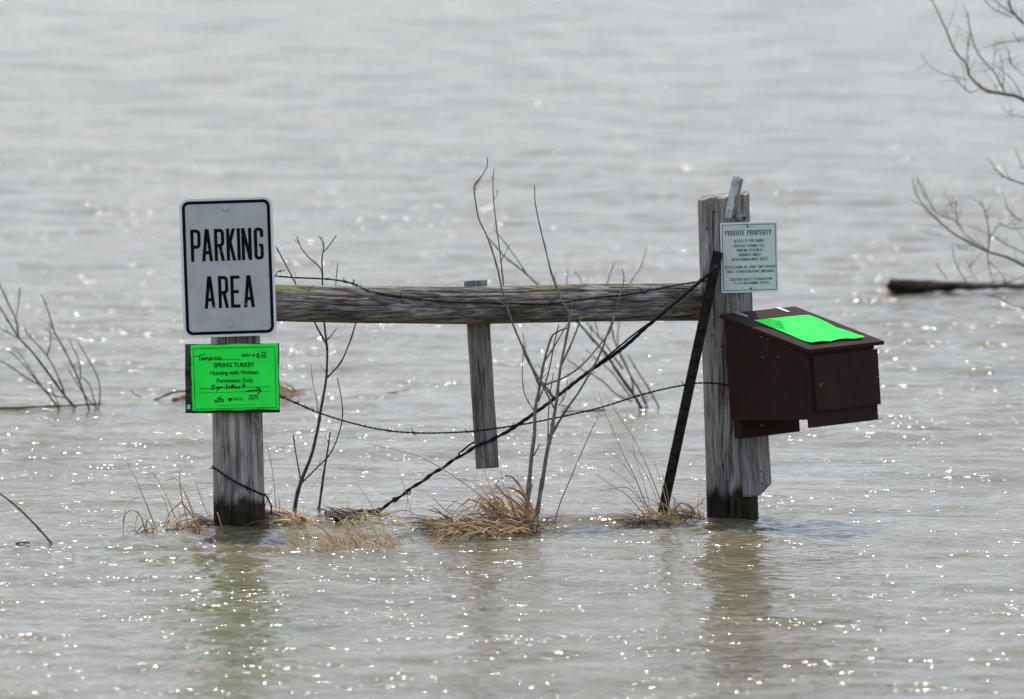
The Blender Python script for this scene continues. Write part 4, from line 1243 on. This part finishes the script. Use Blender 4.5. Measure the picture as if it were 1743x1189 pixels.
shrub('shrub', 'tall bare grey shrub in front of the rail right of the hanging board', (906, 899), YC, [
    ([(894, 903), (897, 861), (905, 776), (910, 734), (911, 697), (917, 667), (923, 631), (930, 600), (939, 573), (951, 563), (969, 557)], 4.2, 1.4, 0),
    ([(908, 903), (913, 876), (920, 837), (931, 770), (937, 743), (943, 709), (948, 676), (952, 640), (957, 610), (963, 579), (969, 548), (968, 530), (953, 505), (940, 470), (930, 430), (918, 380), (911, 345), (910, 314)], 4.2, .8, 0),
    ([(942, 676), (926, 655), (912, 636), (899, 610), (890, 591), (878, 564), (869, 540), (858, 505), (845, 450), (830, 405), (815, 372), (809, 340), (807, 318), (812, 308), (822, 296), (830, 280), (829, 267)], 2.6, .8, 0),
    ([(919, 660), (906, 628), (893, 603), (890, 588)], 1.8, 1.2, 0), ([(946, 700), (930, 668), (914, 640)], 1.6, 1.4, 0),
    ([(924, 656), (954, 645), (972, 635), (993, 619), (1017, 591), (1036, 567), (1046, 540), (1056, 500), (1062, 475), (1059, 456)], 2.0, .8, -.01),
    ([(936, 745), (960, 703), (987, 664), (1011, 622), (1025, 594), (1033, 570), (1046, 538)], 2.2, 1.4, .02),
    ([(956, 620), (972, 585), (983, 558), (990, 538)], 2.0, 1.2, 0), ([(929, 612), (948, 582), (966, 550)], 1.6, 1.0, .01), ([(916, 684), (933, 637), (942, 591), (951, 552)], 1.5, 1.0, .02),
    ([(907, 697), (893, 670), (889, 640), (890, 613), (892, 579), (889, 566)], 1.0, .7, 0), ([(909, 775), (914, 765), (919, 755)], 1.2, .9, 0), ([(933, 748), (934, 691), (942, 634)], 1.2, .8, .01),
    ([(951, 690), (962, 672), (966, 646)], 1.1, .7, 0), ([(953, 505), (946, 478), (935, 455)], 1.0, .6, 0)], 'twig', 6, twigs=.30, sway=.02)
shrub('sapling', 'hair-thin forked twig standing behind the rail above the hanging board', (862, 560), YRAIL + .10, [
    ([(866, 546), (857, 483), (851, 428), (845, 384), (839, 321), (841, 286)], 1.4, .8, 0), ([(840, 340), (846, 331), (845, 322)], .8, .5, 0), ([(851, 446), (857, 436), (866, 417)], 1.0, .6, 0), ([(839, 306), (836, 298)], .7, .5, 0)], 'twig', 8, twigs=.15, sway=.0)
gE = G(1092, 694)
shrub('shrub', 'bare leaning shrub in the water behind the rail, seen through the tall grey shrub', (1092, 694), gE.y, [
    ([(1094, 700), (1086, 684), (1076, 668), (1054, 637), (1030, 600), (1005, 573), (987, 552), (950, 518), (916, 485), (895, 465), (859, 436), (843, 418), (831, 404)], 4.0, 1.3),
    ([(897, 467), (885, 448), (871, 428), (841, 390)], 1.7, 1.2), ([(1104, 699), (1090, 667), (1072, 637), (1063, 616), (1048, 585), (1042, 562), (1036, 520), (1033, 487), (1045, 447)], 2.6, 1.0),
    ([(1122, 694), (1108, 667), (1087, 634), (1069, 604)], 2.2, 1.1), ([(1076, 683), (1048, 670), (1030, 652), (1008, 637), (990, 628), (964, 610)], 1.8, 1.0), ([(1074, 676), (1054, 649), (1039, 631), (996, 594)], 1.7, 1.0),
    ([(1060, 628), (1030, 585), (1011, 564), (1000, 550), (985, 515), (966, 490), (967, 457)], 1.9, 1.0), ([(1079, 676), (1076, 649), (1066, 624), (1052, 590), (1055, 540), (1070, 487), (1090, 455), (1101, 422)], 1.8, .9),
    ([(1100, 692), (1101, 680), (1096, 665)], 1.4, 1.0), ([(1020, 575), (1005, 520), (993, 487), (985, 470), (977, 462)], 1.3, .9), ([(994, 488), (1003, 467)], 1.0, .8), ([(1008, 582), (1006, 565), (1007, 552)], 1.1, .8), ([(1054, 640), (1035, 610), (1016, 596)], 1.2, .8)], 'twigd', 9, twigs=.45, sway=.10, thin=.78)
gF = G(130, 695)
shrub('shrub', 'bare leaning shrub standing in the water at the left edge', (130, 695), gF.y, [
    ([(133, 699), (111, 674), (84, 637), (55, 599), (32, 574), (13, 544), (0, 523), (-22, 492)], 3.2, 1.6), ([(32, 574), (27, 544), (12, 512), (0, 485), (-8, 462)], 1.9, 1.2), ([(27, 546), (31, 520), (34, 489)], 1.4, 1.0), ([(32, 575), (14, 566), (0, 558), (-12, 551)], 1.4, 1.0),
    ([(111, 674), (99, 641), (80, 605), (48, 569), (40, 550)], 2.0, 1.1), ([(80, 605), (86, 582), (84, 548)], 1.4, 1.1), ([(104, 700), (71, 658), (42, 641), (13, 620), (-12, 609)], 2.3, 1.3), ([(67, 653), (46, 620), (25, 590)], 1.6, 1.0),
    ([(112, 677), (90, 672), (70, 657), (40, 620), (13, 594)], 1.6, 1.0), ([(153, 699), (135, 649), (114, 603), (93, 565), (80, 523), (69, 499)], 2.5, 1.1), ([(137, 645), (135, 616), (118, 578)], 1.6, 1.0), ([(167, 699), (170, 666), (164, 637), (132, 580)], 2.0, 1.0),
    ([(167, 698), (143, 670), (116, 628)], 1.8, 1.0), ([(163, 690), (152, 655), (139, 641)], 1.5, 1.0), ([(103, 697), (93, 672), (85, 652)], 1.4, 1.0), ([(93, 568), (84, 565), (76, 557)], 1.0, .8)], 'twigd', 10, twigs=.45, sway=.10, thin=.75)
gL = G(88, 924)
shrub('sapling', 'single bare stem slanting out of the water at lower left edge', (88, 924), gL.y, [([(90, 927), (60, 893), (25, 859), (0, 840), (-20, 828)], 2.2, 1.6)], 'twigo', 12, twigs=.05, sway=.0)
YH = 5.2
pyH = 640
shrub('bush', 'large bare bush reaching in from the right edge, softly out of focus', (1880, pyH), YH, [
    ([(1880, 650), (1872, 560), (1850, 420), (1800, 220), (1743, 170), (1712, 160), (1683, 155), (1666, 145), (1650, 128), (1645, 110), (1623, 81), (1604, 35), (1586, 0), (1578, -20)], 9, 1.6),
    ([(1648, 122), (1647, 91), (1648, 50)], 1.7, 1.2), ([(1648, 135), (1615, 128), (1588, 116), (1565, 89)], 1.6, 1.1), ([(1670, 150), (1650, 157), (1633, 140), (1619, 120)], 1.5, 1.0), ([(1712, 160), (1693, 124), (1664, 89), (1650, 44), (1648, 20)], 2.4, 1.2),
    ([(1691, 120), (1692, 96), (1695, 72)], 1.6, 1.2), ([(1708, 152), (1708, 124), (1702, 91)], 1.6, 1.1), ([(1700, 158), (1690, 140), (1672, 118)], 1.5, 1.0), ([(1741, 168), (1728, 142), (1716, 126)], 1.8, 1.2), ([(1745, 130), (1720, 106), (1718, 84)], 1.6, 1.1),
    ([(1850, 420), (1820, 180), (1770, 60), (1743, 39), (1728, 25), (1720, 12), (1714, -8)], 7, 2.4), ([(1729, 26), (1708, 12), (1688, -4)], 2.0, 1.4), ([(1724, 30), (1693, 16), (1672, -4)], 1.8, 1.2), ([(1760, 72), (1728, 69), (1700, 74), (1673, 81)], 1.8, 1.2), ([(1735, 72), (1728, 62), (1724, 52)], 1.3, .9),
    ([(1790, 215), (1743, 200), (1718, 193), (1706, 182)], 1.6, 1.0),
    ([(1868, 530), (1800, 480), (1743, 452), (1716, 438), (1680, 427), (1646, 410), (1619, 394), (1591, 369), (1572, 349), (1558, 327), (1553, 300)], 6, 1.3),
    ([(1682, 426), (1655, 408), (1641, 396), (1627, 377), (1610, 369), (1591, 358), (1577, 335), (1560, 299)], 2.2, 1.3), ([(1630, 382), (1622, 358), (1613, 333)], 1.6, 1.2), ([(1614, 372), (1611, 350), (1604, 325)], 1.3, 1.0), ([(1632, 384), (1627, 358), (1629, 340)], 1.3, .9),
    ([(1620, 402), (1585, 399), (1566, 389)], 1.2, .9), ([(1682, 427), (1684, 396), (1677, 363), (1669, 338)], 2.2, 1.5), ([(1790, 452), (1743, 430), (1707, 413), (1685, 399), (1646, 383)], 2.2, 1.1), ([(1680, 426), (1683, 452), (1692, 484)], 1.9, 1.3), ([(1684, 445), (1702, 462), (1713, 486)], 1.7, 1.2),
    ([(1644, 478), (1627, 449), (1619, 412)], 1.9, 1.2), ([(1612, 474), (1598, 456), (1588, 441)], 1.5, 1.0), ([(1663, 477), (1653, 460), (1646, 442)], 1.4, 1.0), ([(1866, 560), (1800, 545), (1743, 525), (1721, 518), (1702, 507), (1674, 499)], 4.5, 1.4), ([(1660, 425), (1640, 424), (1626, 416)], 1.2, .9),
    ([(1850, 430), (1800, 350), (1760, 320), (1719, 305), (1702, 294), (1681, 268)], 4.5, 1.2), ([(1790, 340), (1765, 300), (1743, 286), (1727, 252)], 2.0, 1.1), ([(1800, 400), (1760, 385), (1727, 368), (1711, 350)], 2.4, 1.3), ([(1760, 384), (1725, 388), (1700, 380)], 1.5, 1.0), ([(1720, 362), (1722, 375), (1735, 395), (1760, 430)], 1.4, 1.2), ([(1743, 470), (1715, 480), (1694, 478), (1676, 488)], 1.4, 1.0)], 'twigo', 14, twigs=1.1, sway=.25, wob=.8, twiglen=(14, 60), thin=.55)

# ------------------------------------------------------------------ floating timber and drift
gl = G(1600, 497)
xl_, xr_ = W(1511, 486, gl.y).x, W(1790, 492, gl.y).x
ll = thing('floating_timber', 'long dark squared timber floating among the bush twigs at right', 'timber', Matrix.Translation((xl_, gl.y, W(1511, 486, gl.y).z)))
mb = MB()
nseg = 26
rnd = random.Random(2)
for i in range(nseg + 1):
    t = i / nseg
    x = t * (xr_ - xl_)
    hh_ = (11.2 - 8.2 * min(1, t * 1.45) ** .9) * scl(gl.y)
    cz = -(t * 4.0) * scl(gl.y)
    y = t * .1
    for (a, c) in ((-1, -1), (-1.05, 0.1), (-.9, 1), (.9, 1), (1, -1)):
        mb.v.append((x + (rnd.uniform(-.02, .03) if i == 0 else 0), y + a * .07 + rnd.uniform(-.006, .006), cz + c * hh_ + rnd.uniform(-.004, .004)))
for i in range(nseg):
    for j in range(5):
        k = (j + 1) % 5
        mb.f.append((i * 5 + j, i * 5 + k, (i + 1) * 5 + k, (i + 1) * 5 + j))
mb.f += [(4, 3, 2, 1, 0), tuple(nseg * 5 + j for j in range(5))]
fixn(mb.build('beam', M['drift'], ll))
def stick(name, label, path, r0, r1, mat, cat='stick', Y=None, seed=0, group=None, n=7, lift=0.006):
    """a drift stick given by pixels where it touches the water"""
    rnd = random.Random(seed)
    P = [G(a, c) for a, c in path] if Y is None else [W(a, c, Y) for a, c in path]
    P = [Vector(q) for q in smooth_path([tuple(p) for p in P], 5)]
    o0 = P[0].copy()
    k = len(P)
    rad = [(r0 + (r1 - r0) * i / (k - 1)) * scl(o0.y) * rnd.uniform(.75, 1.25) for i in range(k)]
    P = [p - o0 + Vector((0, 0, lift)) for p in P]
    o = MB().tube(P, rad, n).build(name, M[mat], None, True)
    o.location = o0
    return tag(o, label, cat, group)
stick('drift_stick', 'long thin stick floating at the foot of the left edge shrub', [(-20, 697), (40, 696), (80, 694), (130, 692), (185, 689)], 2.2, 1.2, 'twigd', seed=1)
stick('drift_stick', 'dark bent stick floating just left of the green notice', [(262, 684), (285, 674), (300, 669), (335, 667)], 1.8, 2.2, 'twigd', Y=G(300, 682).y, seed=2)
stick('drift_stick', 'tiny dark twig sticking out of the water left of the green notice', [(240, 678), (228, 672), (224, 666)], 1.2, .9, 'twigd', Y=G(240, 682).y, seed=3)
stick('driftwood', 'reddish bark chunk floating at the left side of the notice', [(296, 683), (308, 680), (325, 677)], 5, 6, 'red', 'driftwood', seed=4)
stick('driftwood', 'reddish wet branch floating right of the green notice', [(470, 678), (495, 676), (518, 672), (534, 671), (540, 674)], 4.5, 3.2, 'red', 'driftwood', seed=5, lift=.004)
stick('driftwood', 'red-brown wet branch at the foot of the left post', [(446, 878), (465, 882), (488, 885), (508, 890), (516, 893)], 5.0, 5.5, 'red', 'driftwood', seed=6, lift=.018)
stick('driftwood', 'red-brown stub of bark left of the brace wire foot', [(556, 879), (567, 883), (577, 887)], 5, 4, 'red', 'driftwood', seed=7, lift=.014)
stick('driftwood', 'black soaked stick under the lower end of the brace wire', [(572, 890), (588, 885), (604, 878), (622, 876), (640, 876)], 5, 3.5, 'drift', 'driftwood', seed=8, lift=.012)
stick('drift_stick', 'dark slim stick drifting behind the tall grey shrub', [(955, 703), (985, 702), (1010, 702), (1030, 700)], 1.0, 2.2, 'twigd', seed=9)
stick('drift_stick', 'tiny reddish chip floating behind the tall grey shrub', [(956, 692), (964, 694), (972, 696)], 1.8, 1.6, 'red', seed=10)
stick('drift_stick', 'thin twig floating right of the hanging board far behind', [(655, 672), (675, 669), (697, 664)], .9, .9, 'twigd', seed=11)
stick('drift_stick', 'small dark leaf-like chip floating at lower left', [(28, 928), (36, 926), (50, 927)], 1.8, 1.4, 'twigd', seed=12)

# ------------------------------------------------------------------ dead grass
def blade(mb, base, dirv, L_, w, rnd, droop=0.6, seg=7, kind='tube'):
    w *= 1.35
    p = Vector(base); d = Vector(dirv).normalized()
    pts = [p.copy()]
    st_ = L_ / seg
    for i in range(seg):
        d = (d + Vector((rnd.uniform(-.07, .07), rnd.uniform(-.07, .07), -droop * (i + 1) / seg * .5))).normalized()
        p = p + d * st_
        pts.append(p.copy())
    if kind == 'leaf':
        side_ = Vector((rnd.uniform(-1, 1), rnd.uniform(-.6, .6), rnd.uniform(-.3, .3)))
        mb.ribbon3(pts, [w * (1 - (i / seg) ** 2.2) + .0002 for i in range(seg + 1)], side_)
    else:
        mb.tube(pts, [w * (1 - .75 * i / seg) for i in range(seg + 1)], 4, cap=False)
    return pts
def seedhead(mb, pts, rnd, n=14):
    for k in range(n):
        t = .55 + .45 * k / n
        i = int(t * (len(pts) - 1))
        p = pts[min(i, len(pts) - 1)].lerp(pts[min(i + 1, len(pts) - 1)], (t * (len(pts) - 1)) % 1)
        d = Vector((rnd.uniform(-.6, .6), rnd.uniform(-.6, .6), 1)).normalized()
        mb.tube([p, p + d * rnd.uniform(.003, .008)], [.0007, .0003], 3, cap=False)
def lines(mb, items, Y, r=1.0, rnd=None, heads=()):
    for k, (path, r0, r1) in enumerate(items):
        P = smooth_path(path, 5)
        pts = [W(a, c, Y + .015 * math.sin(i * .4 + k)) for i, (a, c) in enumerate(P)]
        mb.tube(pts, [(r0 + (r1 - r0) * i / (len(pts) - 1)) * S for i in range(len(pts))], 4, cap=False)
        if k in heads: seedhead(mb, pts, rnd)
def clump(name, label, builders, base, group='dead grass clumps'):
    """builders: list of (part name, material, function(mb))"""
    t = thing(name, label, 'grass', Matrix.Translation(base), group)
    for pn, mt, fn in builders:
        mb = MB(); fn(mb)
        mb.v = [tuple(Vector(p) - base) for p in mb.v]
        o = mb.build(pn, M[mt], t, True)
        tag(o, kind='stuff')
    return t
def fill(seed, n, region, L_, w, lean, droop, kind='tube', z=-.01, spread=.5):
    """blades rooted over a patch of water given by pixels"""
    def fn(mb):
        rnd = random.Random(seed)
        for _ in range(n):
            a, c = rnd.uniform(region[0], region[2]), rnd.uniform(region[1], region[3])
            b_ = G(a, c, z)
            d = Vector((lean[0] + rnd.gauss(0, spread), lean[1] + rnd.gauss(0, spread), lean[2] + rnd.uniform(-.2, .4)))
            blade(mb, b_, d, rnd.uniform(*L_), rnd.uniform(*w), rnd, droop * rnd.uniform(.5, 1.5), kind=kind)
    return fn
g1 = G(245, 908)
def c1(mb):
    rnd = random.Random(1)
    lines(mb, [([(268, 905), (258, 880), (246, 850), (230, 812), (214, 784)], 1.6, .6), ([(249, 908), (243, 888), (236, 872)], 1.8, .9), ([(236, 872), (222, 868), (212, 880), (209, 918)], 1.4, .8), ([(262, 903), (254, 888), (240, 880)], 1.2, .6),
               ([(209, 890), (213, 866), (224, 852), (236, 845)], .9, .5), ([(232, 910), (231, 890), (236, 872)], 1.0, .6), ([(236, 909), (246, 901), (262, 899)], 1.4, .9)], g1.y, 1, rnd, heads=(0,))
clump('grass_tuft', 'sparse tuft of dry grass with one tall stalk, leftmost in the water', [('blades', 'straw2', c1), ('base_blades', 'straw3', fill(21, 14, (232, 902, 268, 911), (.03, .09), (.001, .0018), (-.2, 0, .7), 1.2))], g1)
g2 = G(312, 908)
def c2(mb):
    rnd = random.Random(2)
    lines(mb, [([(322, 895), (310, 850), (306, 820), (306, 797)], 1.4, .7), ([(336, 900), (326, 868), (314, 838), (300, 815), (282, 818)], 1.2, .6), ([(298, 880), (286, 850), (272, 822), (262, 808)], 1.0, .5), ([(352, 918), (338, 890), (326, 862), (318, 842)], 1.0, .6), ([(360, 888), (348, 862), (338, 836), (333, 818)], .9, .5),
               ([(278, 898), (288, 874), (304, 858), (310, 852)], 1.6, 1.0), ([(310, 855), (325, 875), (338, 895)], 1.5, 1.0), ([(314, 836), (332, 834), (352, 831)], .8, .5), ([(288, 880), (280, 852), (270, 835)], .8, .4)], g2.y, 1, rnd, heads=(0, 1, 2))
clump('grass_tuft', 'curly dark-rooted tuft of dead grass just left of the left post', [('blades', 'straw2', c2), ('pale_blades', 'straw', fill(22, 16, (292, 896, 336, 906), (.05, .12), (.0008, .0014), (-.3, 0, .9), .7)), ('arching_leaves', 'straw2', fill(24, 16, (290, 898, 338, 908), (.06, .11), (.0014, .0024), (-.1, 0, .9), 2.0, kind='leaf', spread=.5)), ('base_blades', 'straw3', fill(23, 46, (286, 898, 342, 910), (.03, .085), (.0012, .0022), (0, 0, .6), 2.2, spread=.9))], g2)
g3_ = G(600, 930)
clump('grass_tuft', 'low straw-coloured grass patch leaning left in front of the brace wire', [
    ('blades', 'straw', fill(31, 120, (500, 918, 690, 944), (.05, .15), (.0008, .0016), (-.55, .15, .75), .5, spread=.22)),
    ('brown_blades', 'straw2', fill(32, 90, (505, 922, 690, 944), (.03, .10), (.0008, .0016), (-.4, .1, .8), .8, spread=.4)),
    ('dark_blades', 'straw3', fill(33, 40, (505, 925, 690, 942), (.02, .07), (.0008, .0016), (-.4, 0, .5), 1.0, spread=.6)),
    ('long_blades', 'straw', lambda mb: lines(mb, [([(580, 942), (560, 910), (535, 890), (515, 878)], 2.6, 1.0), ([(606, 930), (590, 900), (575, 880)], 1.6, .8), ([(625, 920), (605, 885), (590, 850)], 1.2, .6), ([(650, 930), (632, 890), (615, 862)], 1.4, .6), ([(705, 925), (690, 900), (672, 880)], 1.2, .7), ([(500, 925), (520, 935), (560, 930), (610, 922)], 1.2, .8)], g3_.y))], g3_)
g4 = G(835, 897)
def c4(mb):
    rnd = random.Random(5)
    # broad arching leaves: pixel paths drawn as folded ribbons
    for path, w in (([(918, 897), (905, 865), (888, 832), (874, 814), (860, 810), (848, 820), (842, 832)], 2.8), ([(905, 888), (880, 858), (862, 845), (848, 830), (842, 822)], 2.4), ([(902, 880), (892, 862), (880, 850)], 2.4), ([(888, 885), (870, 856), (856, 850), (845, 852)], 2.2),
                    ([(862, 870), (846, 852), (830, 848), (818, 846)], 2.2), ([(818, 846), (808, 862), (804, 880)], 1.6), ([(855, 873), (862, 855), (868, 845)], 1.5), ([(848, 828), (836, 836), (820, 846)], 1.6), ([(860, 842), (872, 828), (880, 820)], 1.4), ([(910, 880), (902, 868), (896, 858)], 1.7), ([(800, 848), (788, 858), (775, 870)], 1.4), ([(822, 850), (816, 866), (814, 876)], 1.5), ([(880, 888), (866, 868), (854, 858)], 1.9), ([(840, 880), (826, 862), (818, 848)], 1.5)):
        P = smooth_path(path, 4)
        pts = [W(a, c, g4.y + .03 * math.sin(i * .3 + a * .05)) for i, (a, c) in enumerate(P)]
        n = len(pts)
        mb.ribbon3(pts, [w * S * (1 - .85 * (i / (n - 1)) ** 1.6) for i in range(n)], Vector((.8, .5, .4)))
def c4b(mb):
    lines(mb, [([(858, 872), (820, 845), (790, 822), (740, 790), (700, 772), (635, 757)], 1.3, .6), ([(772, 878), (752, 862), (735, 845), (722, 840)], 1.2, .6), ([(800, 868), (782, 856), (760, 852), (735, 850)], 1.0, .5), ([(850, 872), (838, 838), (826, 806), (820, 780)], 1.1, .6), ([(836, 852), (818, 830), (798, 818), (784, 814)], .9, .5),
               ([(858, 828), (854, 812), (852, 800)], .8, .5), ([(846, 838), (830, 828), (814, 828)], .8, .5)], g4.y - .02)
def mat_heap(seed, n, region, hgt):
    """tangled pile lying nearly flat"""
    def fn(mb):
        rnd = random.Random(seed)
        for _ in range(n):
            a = rnd.uniform(region[0], region[2]); t = (a - region[0]) / (region[2] - region[0])
            c = rnd.uniform(region[1], region[3])
            env = math.sin(PI * min(1, max(0, t)) ** .8) ** .7
            b_ = G(a, c, rnd.uniform(-.004, hgt) * env * (.55 + .45 * math.sin(a * .11 + seed)))
            an = rnd.gauss(PI * .96, .42) if rnd.random() < .7 else rnd.uniform(0, 2 * PI)
            d = Vector((math.cos(an), math.sin(an) * .8, rnd.uniform(-.2, .75)))
            blade(mb, b_, d, rnd.uniform(.05, .14), rnd.uniform(.0012, .0024), rnd, rnd.uniform(.2, 1.0))
    return fn
clump('drift_heap', 'biggest tangled heap of dead grass below the hanging board', [('leaves', 'straw2', c4), ('stalks', 'straw', c4b), ('dark_tangle', 'straw3', mat_heap(41, 280, (735, 886, 925, 908), .075)), ('brown_tangle', 'straw2', mat_heap(42, 150, (740, 884, 925, 908), .085)), ('straw_tangle', 'straw', mat_heap(43, 130, (745, 886, 920, 908), .085)),
      ('arching_leaves', 'straw2', fill(45, 44, (846, 886, 920, 902), (.13, .24), (.0026, .0042), (-.42, .0, .85), 1.15, kind='leaf', spread=.28)), ('pale_leaves', 'straw', fill(46, 26, (790, 884, 915, 902), (.07, .15), (.0014, .0024), (-.4, -.05, .8), 1.3, kind='leaf', spread=.35)),
      ('hanging_blades', 'straw2', fill(44, 70, (840, 884, 920, 906), (.05, .12), (.001, .002), (-.5, -.2, .55), 1.8, spread=.35))], g4)
g5 = G(1122, 893)
def c5(mb):
    lines(mb, [([(1112, 885), (1096, 850), (1080, 810), (1062, 775), (1040, 725), (1025, 690), (1020, 668)], 1.7, .6), ([(1136, 885), (1120, 840), (1098, 785), (1078, 745), (1058, 715), (1045, 695), (1028, 668)], 1.4, .6), ([(1100, 880), (1070, 845), (1045, 828), (1012, 806)], 1.2, .6), ([(1106, 882), (1085, 840), (1060, 812), (1032, 795)], 1.1, .5), ([(1128, 880), (1112, 835), (1096, 800), (1072, 765)], 1.0, .5), ([(1140, 878), (1128, 830), (1112, 780)], 1.0, .5),
               ([(1110, 880), (1098, 830), (1079, 770), (1078, 740)], .9, .5), ([(1090, 850), (1068, 830), (1038, 832), (1014, 838)], .9, .5), ([(1142, 882), (1136, 840), (1126, 800)], .9, .5), ([(1128, 884), (1105, 862), (1080, 848)], 1.1, .6), ([(1120, 858), (1100, 846), (1076, 848)], 1.0, .6), ([(1080, 815), (1050, 778), (1014, 766)], .9, .5)], g5.y)
def c5b(mb):
    lines(mb, [([(1188, 882), (1176, 862), (1160, 856), (1150, 866), (1150, 884)], 2.0, 1.2), ([(1190, 889), (1180, 868), (1166, 858), (1155, 856)], 1.8, 1.0), ([(1166, 901), (1150, 876), (1136, 862), (1120, 856)], 2.2, 1.2), ([(1170, 884), (1160, 866), (1142, 840)], 1.2, .7)], g5.y - .03)
clump('drift_heap', 'tawny dead grass tuft at the foot of the leaning steel stake', [('stalks', 'straw', c5), ('leaves', 'straw2', c5b), ('brown_tangle', 'straw2', fill(51, 90, (1100, 885, 1160, 902), (.04, .11), (.0009, .0017), (-.25, -.1, .7), 1.9, spread=.45)), ('straw_tangle', 'straw', fill(52, 75, (1096, 886, 1160, 902), (.05, .13), (.0008, .0014), (-.35, 0, .8), 1.3, spread=.4)), ('arching_leaves', 'straw2', fill(54, 40, (1104, 886, 1164, 900), (.06, .13), (.0014, .0024), (-.15, -.1, .8), 2.0, kind='leaf', spread=.45)), ('dark_tangle', 'straw3', mat_heap(53, 70, (1070, 882, 1150, 894), .03))], g5)
g6 = G(1180, 880)
clump('drift_heap', 'small dark scrap of drift caught at the right post foot', [('dark_tangle', 'straw3', mat_heap(61, 40, (1158, 874, 1204, 884), .035)), ('stalks', 'straw2', lambda mb: lines(mb, [([(1190, 884), (1188, 860), (1191, 836)], .9, .5), ([(1192, 860), (1197, 850), (1204, 846)], 1.2, .8)], g6.y))], g6)
g7 = G(470, 888)
clump('drift_heap', 'matted drift caught against the right of the left post foot', [('dark_tangle', 'straw3', mat_heap(71, 70, (446, 880, 510, 894), .03)), ('stalks', 'straw', lambda mb: lines(mb, [([(470, 886), (468, 840), (462, 790), (452, 752), (444, 735)], 1.0, .5), ([(472, 888), (476, 862), (474, 845)], .9, .5), ([(447, 880), (452, 858), (463, 832)], 1.5, .7), ([(476, 875), (500, 882), (520, 892)], .9, .5), ([(505, 885), (545, 888), (560, 892)], 1.0, .6)], g7.y - .03)),
      ('straw_tangle', 'straw', mat_heap(72, 36, (490, 884, 540, 892), .025))], g7)
g8 = G(372, 893)
clump('drift_heap', 'dark wisp of drift caught against the left side of the left post', [('dark_tangle', 'straw3', mat_heap(81, 26, (352, 884, 368, 894), .05)), ('stalks', 'straw', lambda mb: lines(mb, [([(388, 925), (380, 905), (374, 885), (370, 872)], 1.6, .9), ([(360, 888), (352, 880), (358, 876)], 1.0, .7)], YL - .13))], g8)
g9 = G(610, 884)
clump('drift_heap', 'thin matted drift around the lower end of the brace wire', [('dark_tangle', 'straw3', mat_heap(91, 60, (570, 874, 650, 886), .025)), ('straw_tangle', 'straw', mat_heap(92, 40, (600, 878, 690, 892), .012)), ('stalks', 'straw', lambda mb: lines(mb, [([(702, 876), (694, 848), (684, 815), (675, 793)], .9, .5), ([(690, 874), (694, 850), (692, 842)], .7, .5), ([(640, 872), (620, 840), (605, 820)], .7, .4), ([(655, 872), (690, 868), (720, 884)], .8, .5)], g9.y))], g9)
g10 = G(480, 664)
clump('drift_heap', 'clot of drift grass floating right of the green notice', [('dark_tangle', 'straw3', mat_heap(95, 50, (472, 662, 510, 676), .05)), ('straw_tangle', 'straw2', mat_heap(96, 30, (472, 662, 505, 676), .07))], g10)
def lone(name, label, path, r0, r1, Y, mat='straw', head=False):
    mb = MB(); rnd = random.Random(len(label))
    P = smooth_path(path, 6)
    pts = [W(a, c, Y) for a, c in P]
    o0 = pts[0].copy()
    pts = [p - o0 for p in pts]
    mb.tube(pts, [(r0 + (r1 - r0) * i / (len(pts) - 1)) * S for i in range(len(pts))], 5)
    if head: seedhead(mb, pts, rnd, 18)
    o = mb.build(name, M[mat], None, True); o.location = o0
    return tag(o, label, 'grass')
lone('grass_stalk', 'lone thin pale stalk leaning right between the grass heap and stake', [(942, 893), (955, 852), (972, 812), (995, 758), (1018, 708)], 1.2, .6, G(942, 890).y, 'twig')
lone('grass_stalk', 'feathery dry seed stalk beside the right edge of the left post', [(440, 760), (446, 745), (440, 725), (434, 714)], .8, .5, YL - .1, 'straw', True)
lone('grass_stalk', 'short pale stalk behind the sapling right of the notice', [(541, 702), (539, 680), (533, 655), (529, 619)], 1.1, .6, YSA + .05, 'straw', True)
lone('grass_stalk', 'hair-thin stalk in open water at the lower left', [(127, 948), (120, 936), (114, 922)], .8, .5, G(127, 948).y, 'straw')
